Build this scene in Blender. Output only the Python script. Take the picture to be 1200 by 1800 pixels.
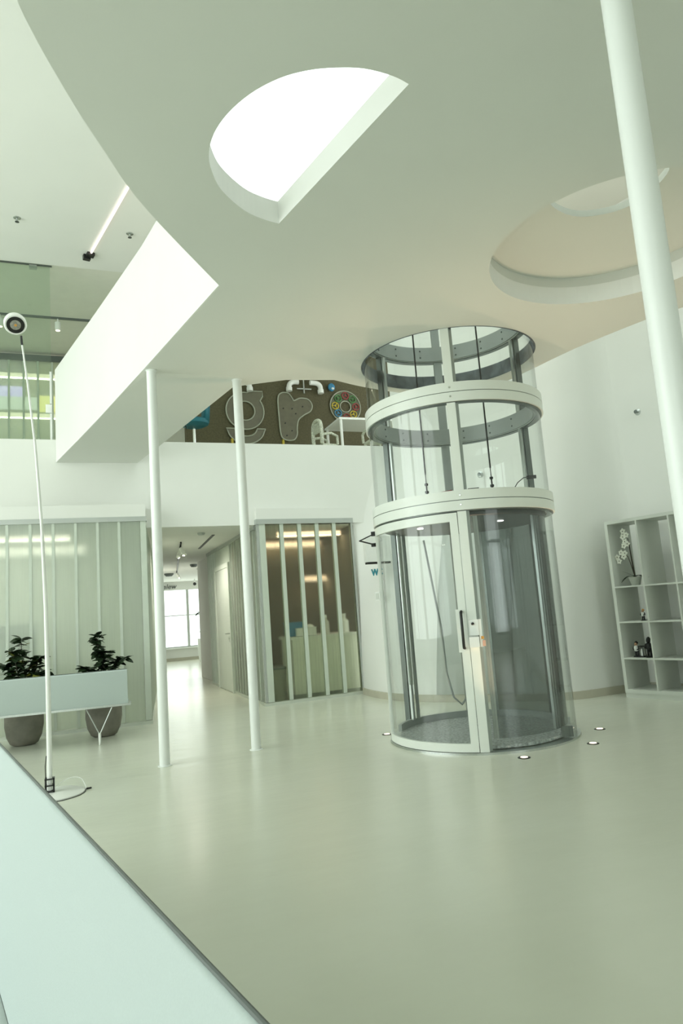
import bpy, bmesh, math, random
from mathutils import Vector, Matrix
random.seed(7)
R = math.radians
PI = math.pi
scene = bpy.context.scene
for o in list(bpy.data.objects):
    bpy.data.objects.remove(o, do_unlink=True)
COL = scene.collection

# ------------------------------------------------------------------ camera
cd = bpy.data.cameras.new('camera')
cam = bpy.data.objects.new('camera', cd)
COL.objects.link(cam)
cd.sensor_fit = 'VERTICAL'
cd.sensor_height = 36.0
cd.lens = 24.0
cd.clip_start = 0.02
cd.clip_end = 200
_r = Vector((0.93292495, -0.35270339, -0.07246623))
_u = Vector((0.01690606, -0.15812701, 0.98727404))
_f = Vector((0.35967377, 0.9222777, 0.14155781))
m = Matrix((( _r.x, _u.x, -_f.x, 0.0), (_r.y, _u.y, -_f.y, 0.0), (_r.z, _u.z, -_f.z, 1.3), (0, 0, 0, 1)))
cam.matrix_world = m
scene.camera = cam

# ------------------------------------------------------------------ world, exposure
scene.view_settings.view_transform = 'Standard'
scene.view_settings.look = 'None'
scene.view_settings.gamma = 1.0
scene.view_settings.use_curve_mapping = False
scene.view_settings.exposure = 0.16
world = bpy.data.worlds.new('world')
scene.world = world
world.use_nodes = True
bg = world.node_tree.nodes['Background']
bg.inputs['Color'].default_value = (0.95, 1.0, 0.975, 1)
bg.inputs['Strength'].default_value = 2.2

DAY = (0.935, 1.0, 0.965)
def area_light(name, loc, direction, sx, sy, power, color=DAY):
    l = bpy.data.lights.new(name, 'AREA')
    l.shape = 'RECTANGLE'
    l.size = sx
    l.size_y = sy
    l.energy = power
    l.color = color
    o = bpy.data.objects.new(name, l)
    COL.objects.link(o)
    o.location = loc
    o.rotation_euler = Vector(direction).to_track_quat('-Z', 'Y').to_euler()
    return o
# added area lamps standing in for daylight at the unseen left and back windows
for i, yy in enumerate((0.4, 3.8, 7.2)):
    area_light('window_daylight', (-6.85, yy, 3.3), (1, 0, 0), 2.9, 5.6, (36, 115, 135)[i])
for i, xx in enumerate((-3.6, 4.6)):
    area_light('window_daylight', (xx, -5.85, 3.2), (0, 1, 0), 3.2, 5.4, (20, 14)[i])
# area lamp standing in for daylight at the window at the far end of the corridor
area_light('window_daylight', (4.0, 23.8, 1.45), (0, -1, 0), 3.3, 1.8, 14, (0.95, 1.0, 0.90))

# ------------------------------------------------------------------ materials
MATS = {}
def mat(name, col, rough=0.5, metal=0.0, var=0.04, scale=6.0, bump=0.0, spec=0.5, emit=None, emit_s=0.0, stretch=None, coat=0.0):
    if name in MATS:
        return MATS[name]
    M = bpy.data.materials.new(name)
    M.use_nodes = True
    nt = M.node_tree
    b = nt.nodes['Principled BSDF']
    tc = nt.nodes.new('ShaderNodeTexCoord')
    mp = nt.nodes.new('ShaderNodeMapping')
    nt.links.new(tc.outputs['Object'], mp.inputs['Vector'])
    if stretch:
        mp.inputs['Scale'].default_value = stretch
    n = nt.nodes.new('ShaderNodeTexNoise')
    n.inputs['Scale'].default_value = scale
    n.inputs['Detail'].default_value = 4
    nt.links.new(mp.outputs['Vector'], n.inputs['Vector'])
    cr = nt.nodes.new('ShaderNodeValToRGB')
    cr.color_ramp.elements[0].position = 0.3
    cr.color_ramp.elements[1].position = 0.7
    cr.color_ramp.elements[0].color = tuple(max(0, c * (1 - var)) for c in col) + (1,)
    cr.color_ramp.elements[1].color = tuple(min(1, c * (1 + var)) for c in col) + (1,)
    nt.links.new(n.outputs['Fac'], cr.inputs['Fac'])
    nt.links.new(cr.outputs['Color'], b.inputs['Base Color'])
    b.inputs['Roughness'].default_value = rough
    b.inputs['Metallic'].default_value = metal
    b.inputs['Specular IOR Level'].default_value = spec
    if coat:
        b.inputs['Coat Weight'].default_value = coat
        b.inputs['Coat Roughness'].default_value = 0.1
    if bump:
        bp = nt.nodes.new('ShaderNodeBump')
        bp.inputs['Strength'].default_value = bump
        bp.inputs['Distance'].default_value = 0.01
        nt.links.new(n.outputs['Fac'], bp.inputs['Height'])
        nt.links.new(bp.outputs['Normal'], b.inputs['Normal'])
    if emit:
        b.inputs['Emission Color'].default_value = emit + (1,)
        b.inputs['Emission Strength'].default_value = emit_s
    MATS[name] = M
    return M

def clear_mat(name, tint, ior=1.45, gloss_rough=0.0, haze=0.0, haze_col=(0.7, 0.75, 0.72)):
    """thin clear sheet: straight-through transparency with a Fresnel reflection"""
    M = bpy.data.materials.new(name)
    M.use_nodes = True
    nt = M.node_tree
    nt.nodes.clear()
    out = nt.nodes.new('ShaderNodeOutputMaterial')
    tr = nt.nodes.new('ShaderNodeBsdfTransparent')
    nz = nt.nodes.new('ShaderNodeTexNoise')
    nz.inputs['Scale'].default_value = 2.0
    tc = nt.nodes.new('ShaderNodeTexCoord')
    nt.links.new(tc.outputs['Object'], nz.inputs['Vector'])
    mx0 = nt.nodes.new('ShaderNodeMix')
    mx0.data_type = 'RGBA'
    mx0.inputs[6].default_value = tuple(c * 0.985 for c in tint) + (1,)
    mx0.inputs[7].default_value = tuple(min(1, c * 1.015) for c in tint) + (1,)
    nt.links.new(nz.outputs['Fac'], mx0.inputs[0])
    nt.links.new(mx0.outputs[2], tr.inputs['Color'])
    last = tr
    if haze:
        df = nt.nodes.new('ShaderNodeBsdfTranslucent')
        df.inputs['Color'].default_value = haze_col + (1,)
        d2 = nt.nodes.new('ShaderNodeBsdfDiffuse')
        d2.inputs['Color'].default_value = haze_col + (1,)
        ms = nt.nodes.new('ShaderNodeMixShader')
        ms.inputs[0].default_value = 0.5
        nt.links.new(df.outputs[0], ms.inputs[1])
        nt.links.new(d2.outputs[0], ms.inputs[2])
        m2 = nt.nodes.new('ShaderNodeMixShader')
        m2.inputs[0].default_value = haze
        nt.links.new(tr.outputs[0], m2.inputs[1])
        nt.links.new(ms.outputs[0], m2.inputs[2])
        last = m2
    gl = nt.nodes.new('ShaderNodeBsdfGlossy')
    gl.inputs['Roughness'].default_value = gloss_rough
    # Schlick reflectance of a thin sheet, the same from both sides
    f0 = 1.6 * ((ior - 1) / (ior + 1)) ** 2
    lw = nt.nodes.new('ShaderNodeLayerWeight')
    lw.inputs['Blend'].default_value = 0.5
    pw_ = nt.nodes.new('ShaderNodeMath')
    pw_.operation = 'POWER'
    pw_.inputs[1].default_value = 5.0
    nt.links.new(lw.outputs['Facing'], pw_.inputs[0])
    ma = nt.nodes.new('ShaderNodeMath')
    ma.operation = 'MULTIPLY_ADD'
    ma.inputs[1].default_value = 1 - f0
    ma.inputs[2].default_value = f0
    nt.links.new(pw_.outputs[0], ma.inputs[0])
    mx = nt.nodes.new('ShaderNodeMixShader')
    nt.links.new(ma.outputs[0], mx.inputs[0])
    nt.links.new(last.outputs[0], mx.inputs[1])
    nt.links.new(gl.outputs[0], mx.inputs[2])
    nt.links.new(mx.outputs[0], out.inputs['Surface'])
    return M

def frosted_mat(name, col, rough, trans, glow, ior=1.25):
    """channel glass: blurred see-through mixed with a milky body"""
    M = bpy.data.materials.new(name)
    M.use_nodes = True
    nt = M.node_tree
    nt.nodes.clear()
    out = nt.nodes.new('ShaderNodeOutputMaterial')
    rf = nt.nodes.new('ShaderNodeBsdfRefraction')
    rf.inputs['Roughness'].default_value = rough
    rf.inputs['IOR'].default_value = ior
    tc = nt.nodes.new('ShaderNodeTexCoord')
    mp = nt.nodes.new('ShaderNodeMapping')
    mp.inputs['Scale'].default_value = (14, 14, 0.6)
    nz = nt.nodes.new('ShaderNodeTexNoise')
    nz.inputs['Scale'].default_value = 3.0
    nt.links.new(tc.outputs['Object'], mp.inputs['Vector'])
    nt.links.new(mp.outputs['Vector'], nz.inputs['Vector'])
    mc = nt.nodes.new('ShaderNodeMix')
    mc.data_type = 'RGBA'
    mc.inputs[6].default_value = tuple(c * 0.93 for c in col) + (1,)
    mc.inputs[7].default_value = tuple(min(1, c * 1.05) for c in col) + (1,)
    nt.links.new(nz.outputs['Fac'], mc.inputs[0])
    nt.links.new(mc.outputs[2], rf.inputs['Color'])
    tl = nt.nodes.new('ShaderNodeBsdfTranslucent')
    df = nt.nodes.new('ShaderNodeBsdfDiffuse')
    for s in (tl, df):
        nt.links.new(mc.outputs[2], s.inputs['Color'])
    a = nt.nodes.new('ShaderNodeMixShader')
    a.inputs[0].default_value = 0.5
    nt.links.new(tl.outputs[0], a.inputs[1])
    nt.links.new(df.outputs[0], a.inputs[2])
    b = nt.nodes.new('ShaderNodeMixShader')
    b.inputs[0].default_value = 1 - trans
    nt.links.new(rf.outputs[0], b.inputs[1])
    nt.links.new(a.outputs[0], b.inputs[2])
    gl = nt.nodes.new('ShaderNodeBsdfGlossy')
    gl.inputs['Roughness'].default_value = 0.22
    c = nt.nodes.new('ShaderNodeMixShader')
    c.inputs[0].default_value = glow
    nt.links.new(b.outputs[0], c.inputs[1])
    nt.links.new(gl.outputs[0], c.inputs[2])
    nt.links.new(c.outputs[0], out.inputs['Surface'])
    return M

def emit_mat(name, col, s):
    M = bpy.data.materials.new(name)
    M.use_nodes = True
    nt = M.node_tree
    nt.nodes.clear()
    out = nt.nodes.new('ShaderNodeOutputMaterial')
    e = nt.nodes.new('ShaderNodeEmission')
    e.inputs['Color'].default_value = col + (1,)
    e.inputs['Strength'].default_value = s
    nt.links.new(e.outputs[0], out.inputs['Surface'])
    return M

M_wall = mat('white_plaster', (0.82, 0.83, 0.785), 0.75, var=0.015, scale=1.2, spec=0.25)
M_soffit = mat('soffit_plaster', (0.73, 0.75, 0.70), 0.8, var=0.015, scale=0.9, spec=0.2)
M_rim = mat('white_slab_edge', (0.90, 0.91, 0.88), 0.7, var=0.01, scale=1.2, spec=0.25)  # slab edges lightened in colour to stand in for light on the hole rims
M_base = mat('beige_skirting', (0.52, 0.50, 0.40), 0.45, var=0.04)
M_lacq = mat('white_lacquer', (0.84, 0.87, 0.84), 0.3, var=0.015, scale=3)
M_frame = mat('elevator_white_enamel', (0.80, 0.84, 0.78), 0.28, var=0.015, scale=3)
M_alu = mat('brushed_aluminium', (0.56, 0.59, 0.57), 0.3, metal=1.0, var=0.06, scale=10, stretch=(8, 8, 0.5))
M_alud = mat('dark_anodised_aluminium', (0.16, 0.18, 0.17), 0.35, metal=0.8, var=0.1, scale=10, stretch=(8, 8, 0.5))
M_greyband = mat('grey_steel_band', (0.40, 0.43, 0.41), 0.4, metal=0.3, var=0.04)
M_black = mat('black_plastic', (0.012, 0.013, 0.012), 0.4, var=0.1)
M_chrome = mat('polished_steel', (0.75, 0.78, 0.76), 0.12, metal=1.0, var=0.03)
M_white = mat('white_plastic', (0.86, 0.88, 0.84), 0.35, var=0.015)
M_bench = mat('pale_bench_weave', (0.49, 0.565, 0.55), 0.55, var=0.02, scale=260, bump=0.05)
M_trim_edgeshade = mat('bench_grey_trim', (0.12, 0.14, 0.13), 0.5, var=0.05)  # dark trim, also the drawn shade line along the bench backs
M_pot = mat('grey_clay_pot', (0.20, 0.19, 0.155), 0.7, var=0.15, scale=9, bump=0.1)
M_soil = mat('dark_soil', (0.03, 0.024, 0.018), 0.9, var=0.4, scale=40, bump=0.5)
M_leaf = mat('dark_green_leaf', (0.016, 0.035, 0.012), 0.4, var=0.4, scale=8)
M_leaf2 = mat('yellow_green_leaf', (0.20, 0.22, 0.03), 0.45, var=0.3, scale=8)
M_stem = mat('brown_stem', (0.05, 0.04, 0.025), 0.7, var=0.2)
M_shelf = mat('white_shelf_board', (0.68, 0.71, 0.65), 0.4, var=0.015)
M_header = mat('grey_header_aluminium', (0.50, 0.53, 0.50), 0.4, metal=0.35, var=0.03)
M_sill = mat('pale_sill_profile', (0.62, 0.66, 0.58), 0.4, metal=0.2, var=0.03)
M_seam = mat('pale_green_glass_rib', (0.60, 0.66, 0.57), 0.35, var=0.03)
M_cork = mat('brown_cork_board', (0.105, 0.095, 0.052), 0.9, var=0.18, scale=30, bump=0.2)
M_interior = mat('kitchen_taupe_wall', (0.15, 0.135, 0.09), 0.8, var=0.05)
M_lit = mat('office_pale_wall', (0.72, 0.76, 0.68), 0.8, var=0.02)
M_counter = mat('pale_counter', (0.88, 0.90, 0.82), 0.4, var=0.02)
M_door = mat('white_door_leaf', (0.72, 0.77, 0.70), 0.45, var=0.015)
M_rubber = mat('grey_speckled_vinyl', (0.46, 0.49, 0.48), 0.6, var=0.45, scale=45)
M_darkroof = mat('dark_cab_roof', (0.07, 0.08, 0.08), 0.35, var=0.15)
M_letter = mat('clear_letter_fill', (0.135, 0.128, 0.08), 0.35, var=0.08, scale=12)
M_lettere = mat('white_letter_edge', (0.40, 0.42, 0.33), 0.4, var=0.03)
M_teal = mat('teal_plastic', (0.02, 0.17, 0.22), 0.45, var=0.1)
M_tealt = mat('teal_sign', (0.03, 0.26, 0.32), 0.5, var=0.05)
M_blue = mat('blue_plastic', (0.05, 0.24, 0.42), 0.4, var=0.1)
M_red = mat('red_plastic', (0.30, 0.05, 0.045), 0.45, var=0.1)
M_yellow = mat('yellow_plastic', (0.55, 0.43, 0.04), 0.45, var=0.08)
M_green = mat('green_plastic', (0.07, 0.22, 0.06), 0.45, var=0.1)
M_orange = mat('orange_plastic', (0.62, 0.30, 0.05), 0.45, var=0.08)
M_wood = mat('pale_wood', (0.45, 0.30, 0.16), 0.5, var=0.15, scale=12, stretch=(1, 8, 8))
M_dots = mat('speckled_white_plastic', (0.55, 0.58, 0.47), 0.5, var=0.45, scale=60)
M_petal = mat('white_petal', (0.80, 0.82, 0.72), 0.6, var=0.05, scale=20)
M_skin = mat('painted_skin', (0.45, 0.27, 0.16), 0.5, var=0.05)
M_board = mat('grey_blue_board', (0.42, 0.50, 0.50), 0.4, var=0.05)
M_bin = mat('grey_bin', (0.33, 0.34, 0.27), 0.5, var=0.05)
M_red2 = mat('dark_red_wire', (0.22, 0.03, 0.03), 0.5, var=0.1)
M_glass = clear_mat('clear_acrylic', (0.93, 0.95, 0.94), 1.42)
M_smoke = clear_mat('smoked_acrylic', (0.44, 0.47, 0.47), 1.5, haze=0.10, haze_col=(0.45, 0.5, 0.49))
M_pane = clear_mat('green_tinted_glass', (0.90, 0.95, 0.905), 1.4)
M_window = clear_mat('window_glass', (0.95, 0.98, 0.96), 1.3)
M_chanL = frosted_mat('milky_channel_glass', (0.84, 0.89, 0.82), 0.32, 0.55, 0.06)
M_chanR = frosted_mat('clearer_channel_glass', (0.90, 0.92, 0.84), 0.24, 0.95, 0.02)
M_chanU = frosted_mat('upper_channel_glass', (0.72, 0.78, 0.68), 0.2, 0.6, 0.05)
M_warm = emit_mat('warm_lamp_strip', (1.0, 0.70, 0.45), 2.6)
M_warmw = emit_mat('soft_white_lamp_strip', (1.0, 0.88, 0.74), 3.2)
M_warm2 = emit_mat('warm_spot_lens', (1.0, 0.86, 0.66), 2.5)
M_led = emit_mat('pinkish_led_line', (1.0, 0.86, 0.78), 2.2)
M_purple = emit_mat('violet_light_panel', (0.55, 0.42, 1.0), 3.6)
M_yell = emit_mat('yellow_light_panel', (0.98, 0.86, 0.32), 3.0)
M_whitepan = emit_mat('white_light_panel', (0.9, 0.95, 1.0), 2.0)
M_cablight = emit_mat('cab_downlight_lens', (1.0, 0.97, 0.9), 9.0)

# epoxy floor
def floor_mat():
    M = bpy.data.materials.new('pale_epoxy_floor')
    M.use_nodes = True
    nt = M.node_tree
    b = nt.nodes['Principled BSDF']
    tc = nt.nodes.new('ShaderNodeTexCoord')
    n = nt.nodes.new('ShaderNodeTexNoise')
    n.inputs['Scale'].default_value = 0.8
    n.inputs['Detail'].default_value = 6
    nt.links.new(tc.outputs['Object'], n.inputs['Vector'])
    cr = nt.nodes.new('ShaderNodeValToRGB')
    cr.color_ramp.elements[0].position = 0.35
    cr.color_ramp.elements[1].position = 0.68
    cr.color_ramp.elements[0].color = (0.665, 0.685, 0.575, 1)
    cr.color_ramp.elements[1].color = (0.705, 0.725, 0.62, 1)
    nt.links.new(n.outputs['Fac'], cr.inputs['Fac'])
    nt.links.new(cr.outputs['Color'], b.inputs['Base Color'])
    n2 = nt.nodes.new('ShaderNodeTexNoise')
    n2.inputs['Scale'].default_value = 2.2
    n2.inputs['Detail'].default_value = 3
    mp = nt.nodes.new('ShaderNodeMapping')
    mp.inputs['Scale'].default_value = (1.0, 2.2, 1.0)
    nt.links.new(tc.outputs['Object'], mp.inputs['Vector'])
    nt.links.new(mp.outputs['Vector'], n2.inputs['Vector'])
    bp = nt.nodes.new('ShaderNodeBump')
    bp.inputs['Strength'].default_value = 0.16
    bp.inputs['Distance'].default_value = 0.02
    nt.links.new(n2.outputs['Fac'], bp.inputs['Height'])
    nt.links.new(bp.outputs['Normal'], b.inputs['Normal'])
    b.inputs['Roughness'].default_value = 0.24
    b.inputs['Specular IOR Level'].default_value = 0.5
    return M
M_floor = floor_mat()

# ------------------------------------------------------------------ mesh helpers
class MB:
    def __init__(self):
        self.v = []
        self.f = []
    def add(self, vs, fs):
        k = len(self.v)
        self.v += [tuple(p) for p in vs]
        self.f += [tuple(i + k for i in f) for f in fs]
        return self
    def box(self, x0, x1, y0, y1, z0, z1):
        return self.add([(x0, y0, z0), (x1, y0, z0), (x1, y1, z0), (x0, y1, z0), (x0, y0, z1), (x1, y0, z1), (x1, y1, z1), (x0, y1, z1)],
                        [(3, 2, 1, 0), (4, 5, 6, 7), (0, 1, 5, 4), (1, 2, 6, 5), (2, 3, 7, 6), (3, 0, 4, 7)])
    def obox(self, o, ux, uy, uz, a0, a1, b0, b1, c0, c1):
        o = Vector(o); ux = Vector(ux); uy = Vector(uy); uz = Vector(uz)
        vs = [o + ux * a + uy * b + uz * c for c in (c0, c1) for a, b in ((a0, b0), (a1, b0), (a1, b1), (a0, b1))]
        return self.add(vs, [(3, 2, 1, 0), (4, 5, 6, 7), (0, 1, 5, 4), (1, 2, 6, 5), (2, 3, 7, 6), (3, 0, 4, 7)])
    def prism(self, poly, z0, z1):
        n = len(poly)
        vs = [(x, y, z0) for x, y in poly] + [(x, y, z1) for x, y in poly]
        fs = [tuple(range(n - 1, -1, -1)), tuple(range(n, 2 * n))] + [(i, (i + 1) % n, n + (i + 1) % n, n + i) for i in range(n)]
        return self.add(vs, fs)
    def tube(self, pts, rad, n=10, caps=True):
        pts = [Vector(p) for p in pts]
        if not isinstance(rad, (list, tuple)):
            rad = [rad] * len(pts)
        vs = []
        ref = None
        for i, p in enumerate(pts):
            d = (pts[min(i + 1, len(pts) - 1)] - pts[max(i - 1, 0)]).normalized()
            if ref is None:
                ref = d.orthogonal().normalized()
            a = (ref - d * ref.dot(d)).normalized()
            ref = a
            b = d.cross(a)
            for k in range(n):
                t = 2 * PI * k / n
                vs.append(p + (a * math.cos(t) + b * math.sin(t)) * rad[i])
        fs = []
        for i in range(len(pts) - 1):
            for k in range(n):
                k2 = (k + 1) % n
                fs.append((i * n + k, i * n + k2, (i + 1) * n + k2, (i + 1) * n + k))
        if caps:
            fs.append(tuple(range(n - 1, -1, -1)))
            fs.append(tuple(range((len(pts) - 1) * n, len(pts) * n)))
        return self.add(vs, fs)
    def lathe(self, prof, c, n=32, axis=(0, 0, 1), cap=True):
        ax = Vector(axis).normalized()
        a = ax.orthogonal().normalized()
        if abs(ax.z) > 0.999:
            a = Vector((1, 0, 0))
        b = ax.cross(a)
        c = Vector(c)
        vs = []
        for r, h in prof:
            for k in range(n):
                t = 2 * PI * k / n
                vs.append(c + ax * h + (a * math.cos(t) + b * math.sin(t)) * r)
        fs = []
        for i in range(len(prof) - 1):
            for k in range(n):
                k2 = (k + 1) % n
                fs.append((i * n + k, i * n + k2, (i + 1) * n + k2, (i + 1) * n + k))
        if cap:
            fs.append(tuple(range(n - 1, -1, -1)))
            fs.append(tuple(range((len(prof) - 1) * n, len(prof) * n)))
        return self.add(vs, fs)
    def ball(self, c, r, n=10, sc=(1, 1, 1)):
        m_ = n // 2 + 1
        c = Vector(c)
        vs = []
        for i in range(m_ + 1):
            th = PI * i / m_
            for k in range(n):
                ph = 2 * PI * k / n
                vs.append(c + Vector((r * sc[0] * math.sin(th) * math.cos(ph), r * sc[1] * math.sin(th) * math.sin(ph), -r * sc[2] * math.cos(th))))
        fs = [(i * n + k, i * n + (k + 1) % n, (i + 1) * n + (k + 1) % n, (i + 1) * n + k) for i in range(m_) for k in range(n)]
        return self.add(vs, fs)
    def arc(self, c, pt, r0, r1, z0, z1, a0, a1, n=24):
        """solid curved bar between two radii, two heights, two angles; pt(angle, radius) gives plan xy"""
        full = abs(a1 - a0) >= 359.9
        vs = []
        cnt = n if full else n + 1
        for i in range(cnt):
            a = a0 + (a1 - a0) * i / n
            for r, z in ((r0, z0), (r1, z0), (r1, z1), (r0, z1)):
                x, y = pt(a, r)
                vs.append((x, y, z))
        fs = []
        for i in range(n):
            j = (i + 1) % cnt
            for k in range(4):
                k2 = (k + 1) % 4
                fs.append((i * 4 + k, i * 4 + k2, j * 4 + k2, j * 4 + k))
        if not full:
            fs.append((0, 1, 2, 3))
            fs.append((n * 4 + 3, n * 4 + 2, n * 4 + 1, n * 4))
        return self.add(vs, fs)
    def sheet(self, pt, r, z0, z1, a0, a1, n=32):
        vs = []
        for i in range(n + 1):
            x, y = pt(a0 + (a1 - a0) * i / n, r)
            vs += [(x, y, z0), (x, y, z1)]
        return self.add(vs, [(2 * i, 2 * i + 2, 2 * i + 3, 2 * i + 1) for i in range(n)])
    def build(self, name, material, parent=None, smooth=False, label=None):
        me = bpy.data.meshes.new(name)
        me.from_pydata(self.v, [], self.f)
        me.update()
        bm = bmesh.new()
        bm.from_mesh(me)
        bmesh.ops.recalc_face_normals(bm, faces=bm.faces)
        bm.to_mesh(me)
        bm.free()
        if smooth:
            me.polygons.foreach_set('use_smooth', [True] * len(me.polygons))
            try:
                me.set_sharp_from_angle(angle=R(40))
            except Exception:
                pass
        me.materials.append(material)
        o = bpy.data.objects.new(name, me)
        COL.objects.link(o)
        if parent is not None:
            attach(o, parent)
        if label:
            o['label'] = label
        return o

def wloc(o):
    mm = Matrix.Identity(4)
    while o is not None:
        mm = o.matrix_parent_inverse @ o.matrix_basis if o.parent else o.matrix_basis
        if o.parent:
            return wmat(o)
        return mm
def wmat(o):
    if o.parent:
        return wmat(o.parent) @ o.matrix_parent_inverse @ o.matrix_basis
    return o.matrix_basis.copy()
def attach(o, parent):
    o.parent = parent
    o.matrix_parent_inverse = wmat(parent).inverted()

def tag(o, label, cat, group=None):
    o['label'] = label
    o['category'] = cat
    if group:
        o['group'] = group
    return o
def thing(name, label, cat, loc, group=None):
    e = bpy.data.objects.new(name, None)
    e.empty_display_size = 0.1
    COL.objects.link(e)
    e.location = loc
    return tag(e, label, cat, group)
def struct(o, label, cat='structure'):
    o['kind'] = 'structure'
    o['label'] = label
    o['category'] = cat
    return o
def instance(name, mesh, matrix, parent, label=None):
    """another piece that shares mesh data"""
    o = bpy.data.objects.new(name, mesh)
    COL.objects.link(o)
    o.matrix_basis = matrix
    attach(o, parent)
    if label:
        o['label'] = label
    return o
def spline(pts, closed=False, n=6):
    """Catmull-Rom through plan points"""
    out = []
    N = len(pts)
    rng = range(N) if closed else range(N - 1)
    for i in rng:
        p0 = pts[(i - 1) % N] if closed or i > 0 else pts[0]
        p1 = pts[i]
        p2 = pts[(i + 1) % N]
        p3 = pts[(i + 2) % N] if closed or i + 2 < N else pts[-1]
        for k in range(n):
            t = k / n
            out.append(tuple(0.5 * ((2 * b) + (-a + c) * t + (2 * a - 5 * b + 4 * c - d) * t * t + (-a + 3 * b - 3 * c + d) * t ** 3)
                             for a, b, c, d in zip(p0, p1, p2, p3)))
    if not closed:
        out.append(tuple(pts[-1]))
    return out
def circle(cx, cy, r, n=64):
    return [(cx + r * math.cos(2 * PI * i / n), cy + r * math.sin(2 * PI * i / n)) for i in range(n)]

def slab(name, material, loops, zfun, thick, rim=None):
    """flat plate with holes: loops = list of outlines (outer first), zfun gives the underside height"""
    bm = bmesh.new()
    edges = []
    rings = []
    for lp in loops:
        vs = [bm.verts.new((x, y, 0)) for x, y in lp]
        rings.append(vs)
        for i in range(len(vs)):
            edges.append(bm.edges.new((vs[i], vs[(i + 1) % len(vs)])))
    bmesh.ops.triangle_fill(bm, use_beauty=True, use_dissolve=False, edges=edges, normal=(0, 0, 1))
    bm.verts.index_update()
    pts = [(v.co.x, v.co.y) for v in bm.verts]
    tris = [[v.index for v in f.verts] for f in bm.faces]
    ridx = [[v.index for v in r] for r in rings]
    bm.free()
    n = len(pts)
    vs = [(x, y, zfun(x, y)) for x, y in pts] + [(x, y, zfun(x, y) + thick) for x, y in pts]
    fs = [tuple(reversed(t)) for t in tris] + [tuple(i + n for i in t) for t in tris]
    for r in ridx:
        for i in range(len(r)):
            a, b = r[i], r[(i + 1) % len(r)]
            fs.append((a, b, b + n, a + n))
    mb = MB()
    mb.add(vs, fs)
    o = mb.build(name, material)
    if rim:
        o.data.materials.append(rim)
        for p in o.data.polygons:
            if abs(p.normal.z) < 0.5:
                p.material_index = 1
    return o

# ================================================================== THE SHELL
ZC = 6.516       # upper ceiling
S = 3.8          # underside of the big slab

fl = MB()
fl.prism([(-7, -6), (9.5, -6), (9.5, 25), (-7, 25)], -0.15, 0.0)
struct(fl.build('floor', M_floor), 'pale glossy epoxy floor of the lobby', 'floor')

# --- big soffit slab with its openings
EDGE1 = [(-0.75, -5.6), (-0.62, -3.0), (-0.50, -0.6), (-0.38, 1.0), (-0.30, 1.9), (-0.236, 2.4), (-0.193, 2.649), (-0.14, 2.81), (-0.068, 2.991), (0.04, 3.238), (0.167, 3.499), (0.3, 3.769), (0.47, 4.046), (0.686, 4.359), (1.034, 4.848)]
outer = spline(EDGE1, n=5)
outer += [(0.653, 6.664), (0.615, 6.8)]
outer += [(2.12, 6.8)] + spline([(2.647, 6.72), (3.10, 6.90), (3.70, 7.03), (4.284, 6.92), (4.626, 6.62), (4.735, 6.16), (4.80, 5.62), (4.878, 5.206), (5.045, 4.623), (5.176, 4.349), (5.6, 3.4), (6.2, 1.8), (6.9, -1.0), (7.3, -5.6)], n=5)
DH = [(1.534, 2.617), (1.438, 2.592), (1.289, 2.588), (1.156, 2.62), (1.034, 2.672), (0.919, 2.755), (0.812, 2.885), (0.733, 3.046), (0.694, 3.206), (0.695, 3.367), (0.735, 3.506), (0.825, 3.673), (0.999, 3.838), (1.144, 3.904), (1.244, 3.926)]
dhole = spline(DH, n=4)
EC = (3.643, 5.985)          # elevator axis
RC = (3.758, 3.633)          # round recess axis
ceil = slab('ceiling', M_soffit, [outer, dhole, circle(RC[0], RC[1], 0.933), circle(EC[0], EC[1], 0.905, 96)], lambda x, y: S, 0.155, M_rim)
struct(ceil, 'white free-form slab overhead with half-round and round openings', 'ceiling')
zs = lambda x, y: S - 0.0625 * max(0, y - 6.8)
strip = [(0.615, 6.8), (0.45, 7.45), (0.25, 8.2), (0.033, 8.971), (-0.273, 10.02), (0.797, 10.02), (1.085, 8.984), (1.323, 8.089), (1.599, 7.057), (2.12, 6.8)]
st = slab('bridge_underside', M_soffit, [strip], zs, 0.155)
attach(st, ceil)
# parapet along the left edge of the bridge
PE = [(1.034, 4.848), (0.918, 5.40), (0.844, 5.754), (0.653, 6.664), (0.45, 7.45), (0.25, 8.2), (0.033, 8.971), (-0.262, 9.995)]
mb = MB()
tv = []
for i, (x, y) in enumerate(PE):
    zt = 5.10 - 0.018 * max(0, y - 5.5) - 0.007 * max(0, y - 6.5) ** 2
    zt = {0: 3.97, 1: 4.62}.get(i, zt)
    x -= 0.012
    y -= 0.003
    tv += [(x, y, zs(x, y)), (x, y, zt), (x + 0.14, y + 0.03, zt), (x + 0.14, y + 0.03, zs(x, y) + 0.01)]
fs = []
for i in range(len(PE) - 1):
    for k in range(4):
        k2 = (k + 1) % 4
        fs.append((i * 4 + k, i * 4 + k2, i * 4 + 4 + k2, i * 4 + 4 + k))
fs += [(0, 1, 2, 3), tuple(len(tv) - 4 + k for k in (3, 2, 1, 0))]
mb.add(tv, fs)
attach(mb.build('bridge_parapet', M_wall), ceil)
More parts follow.
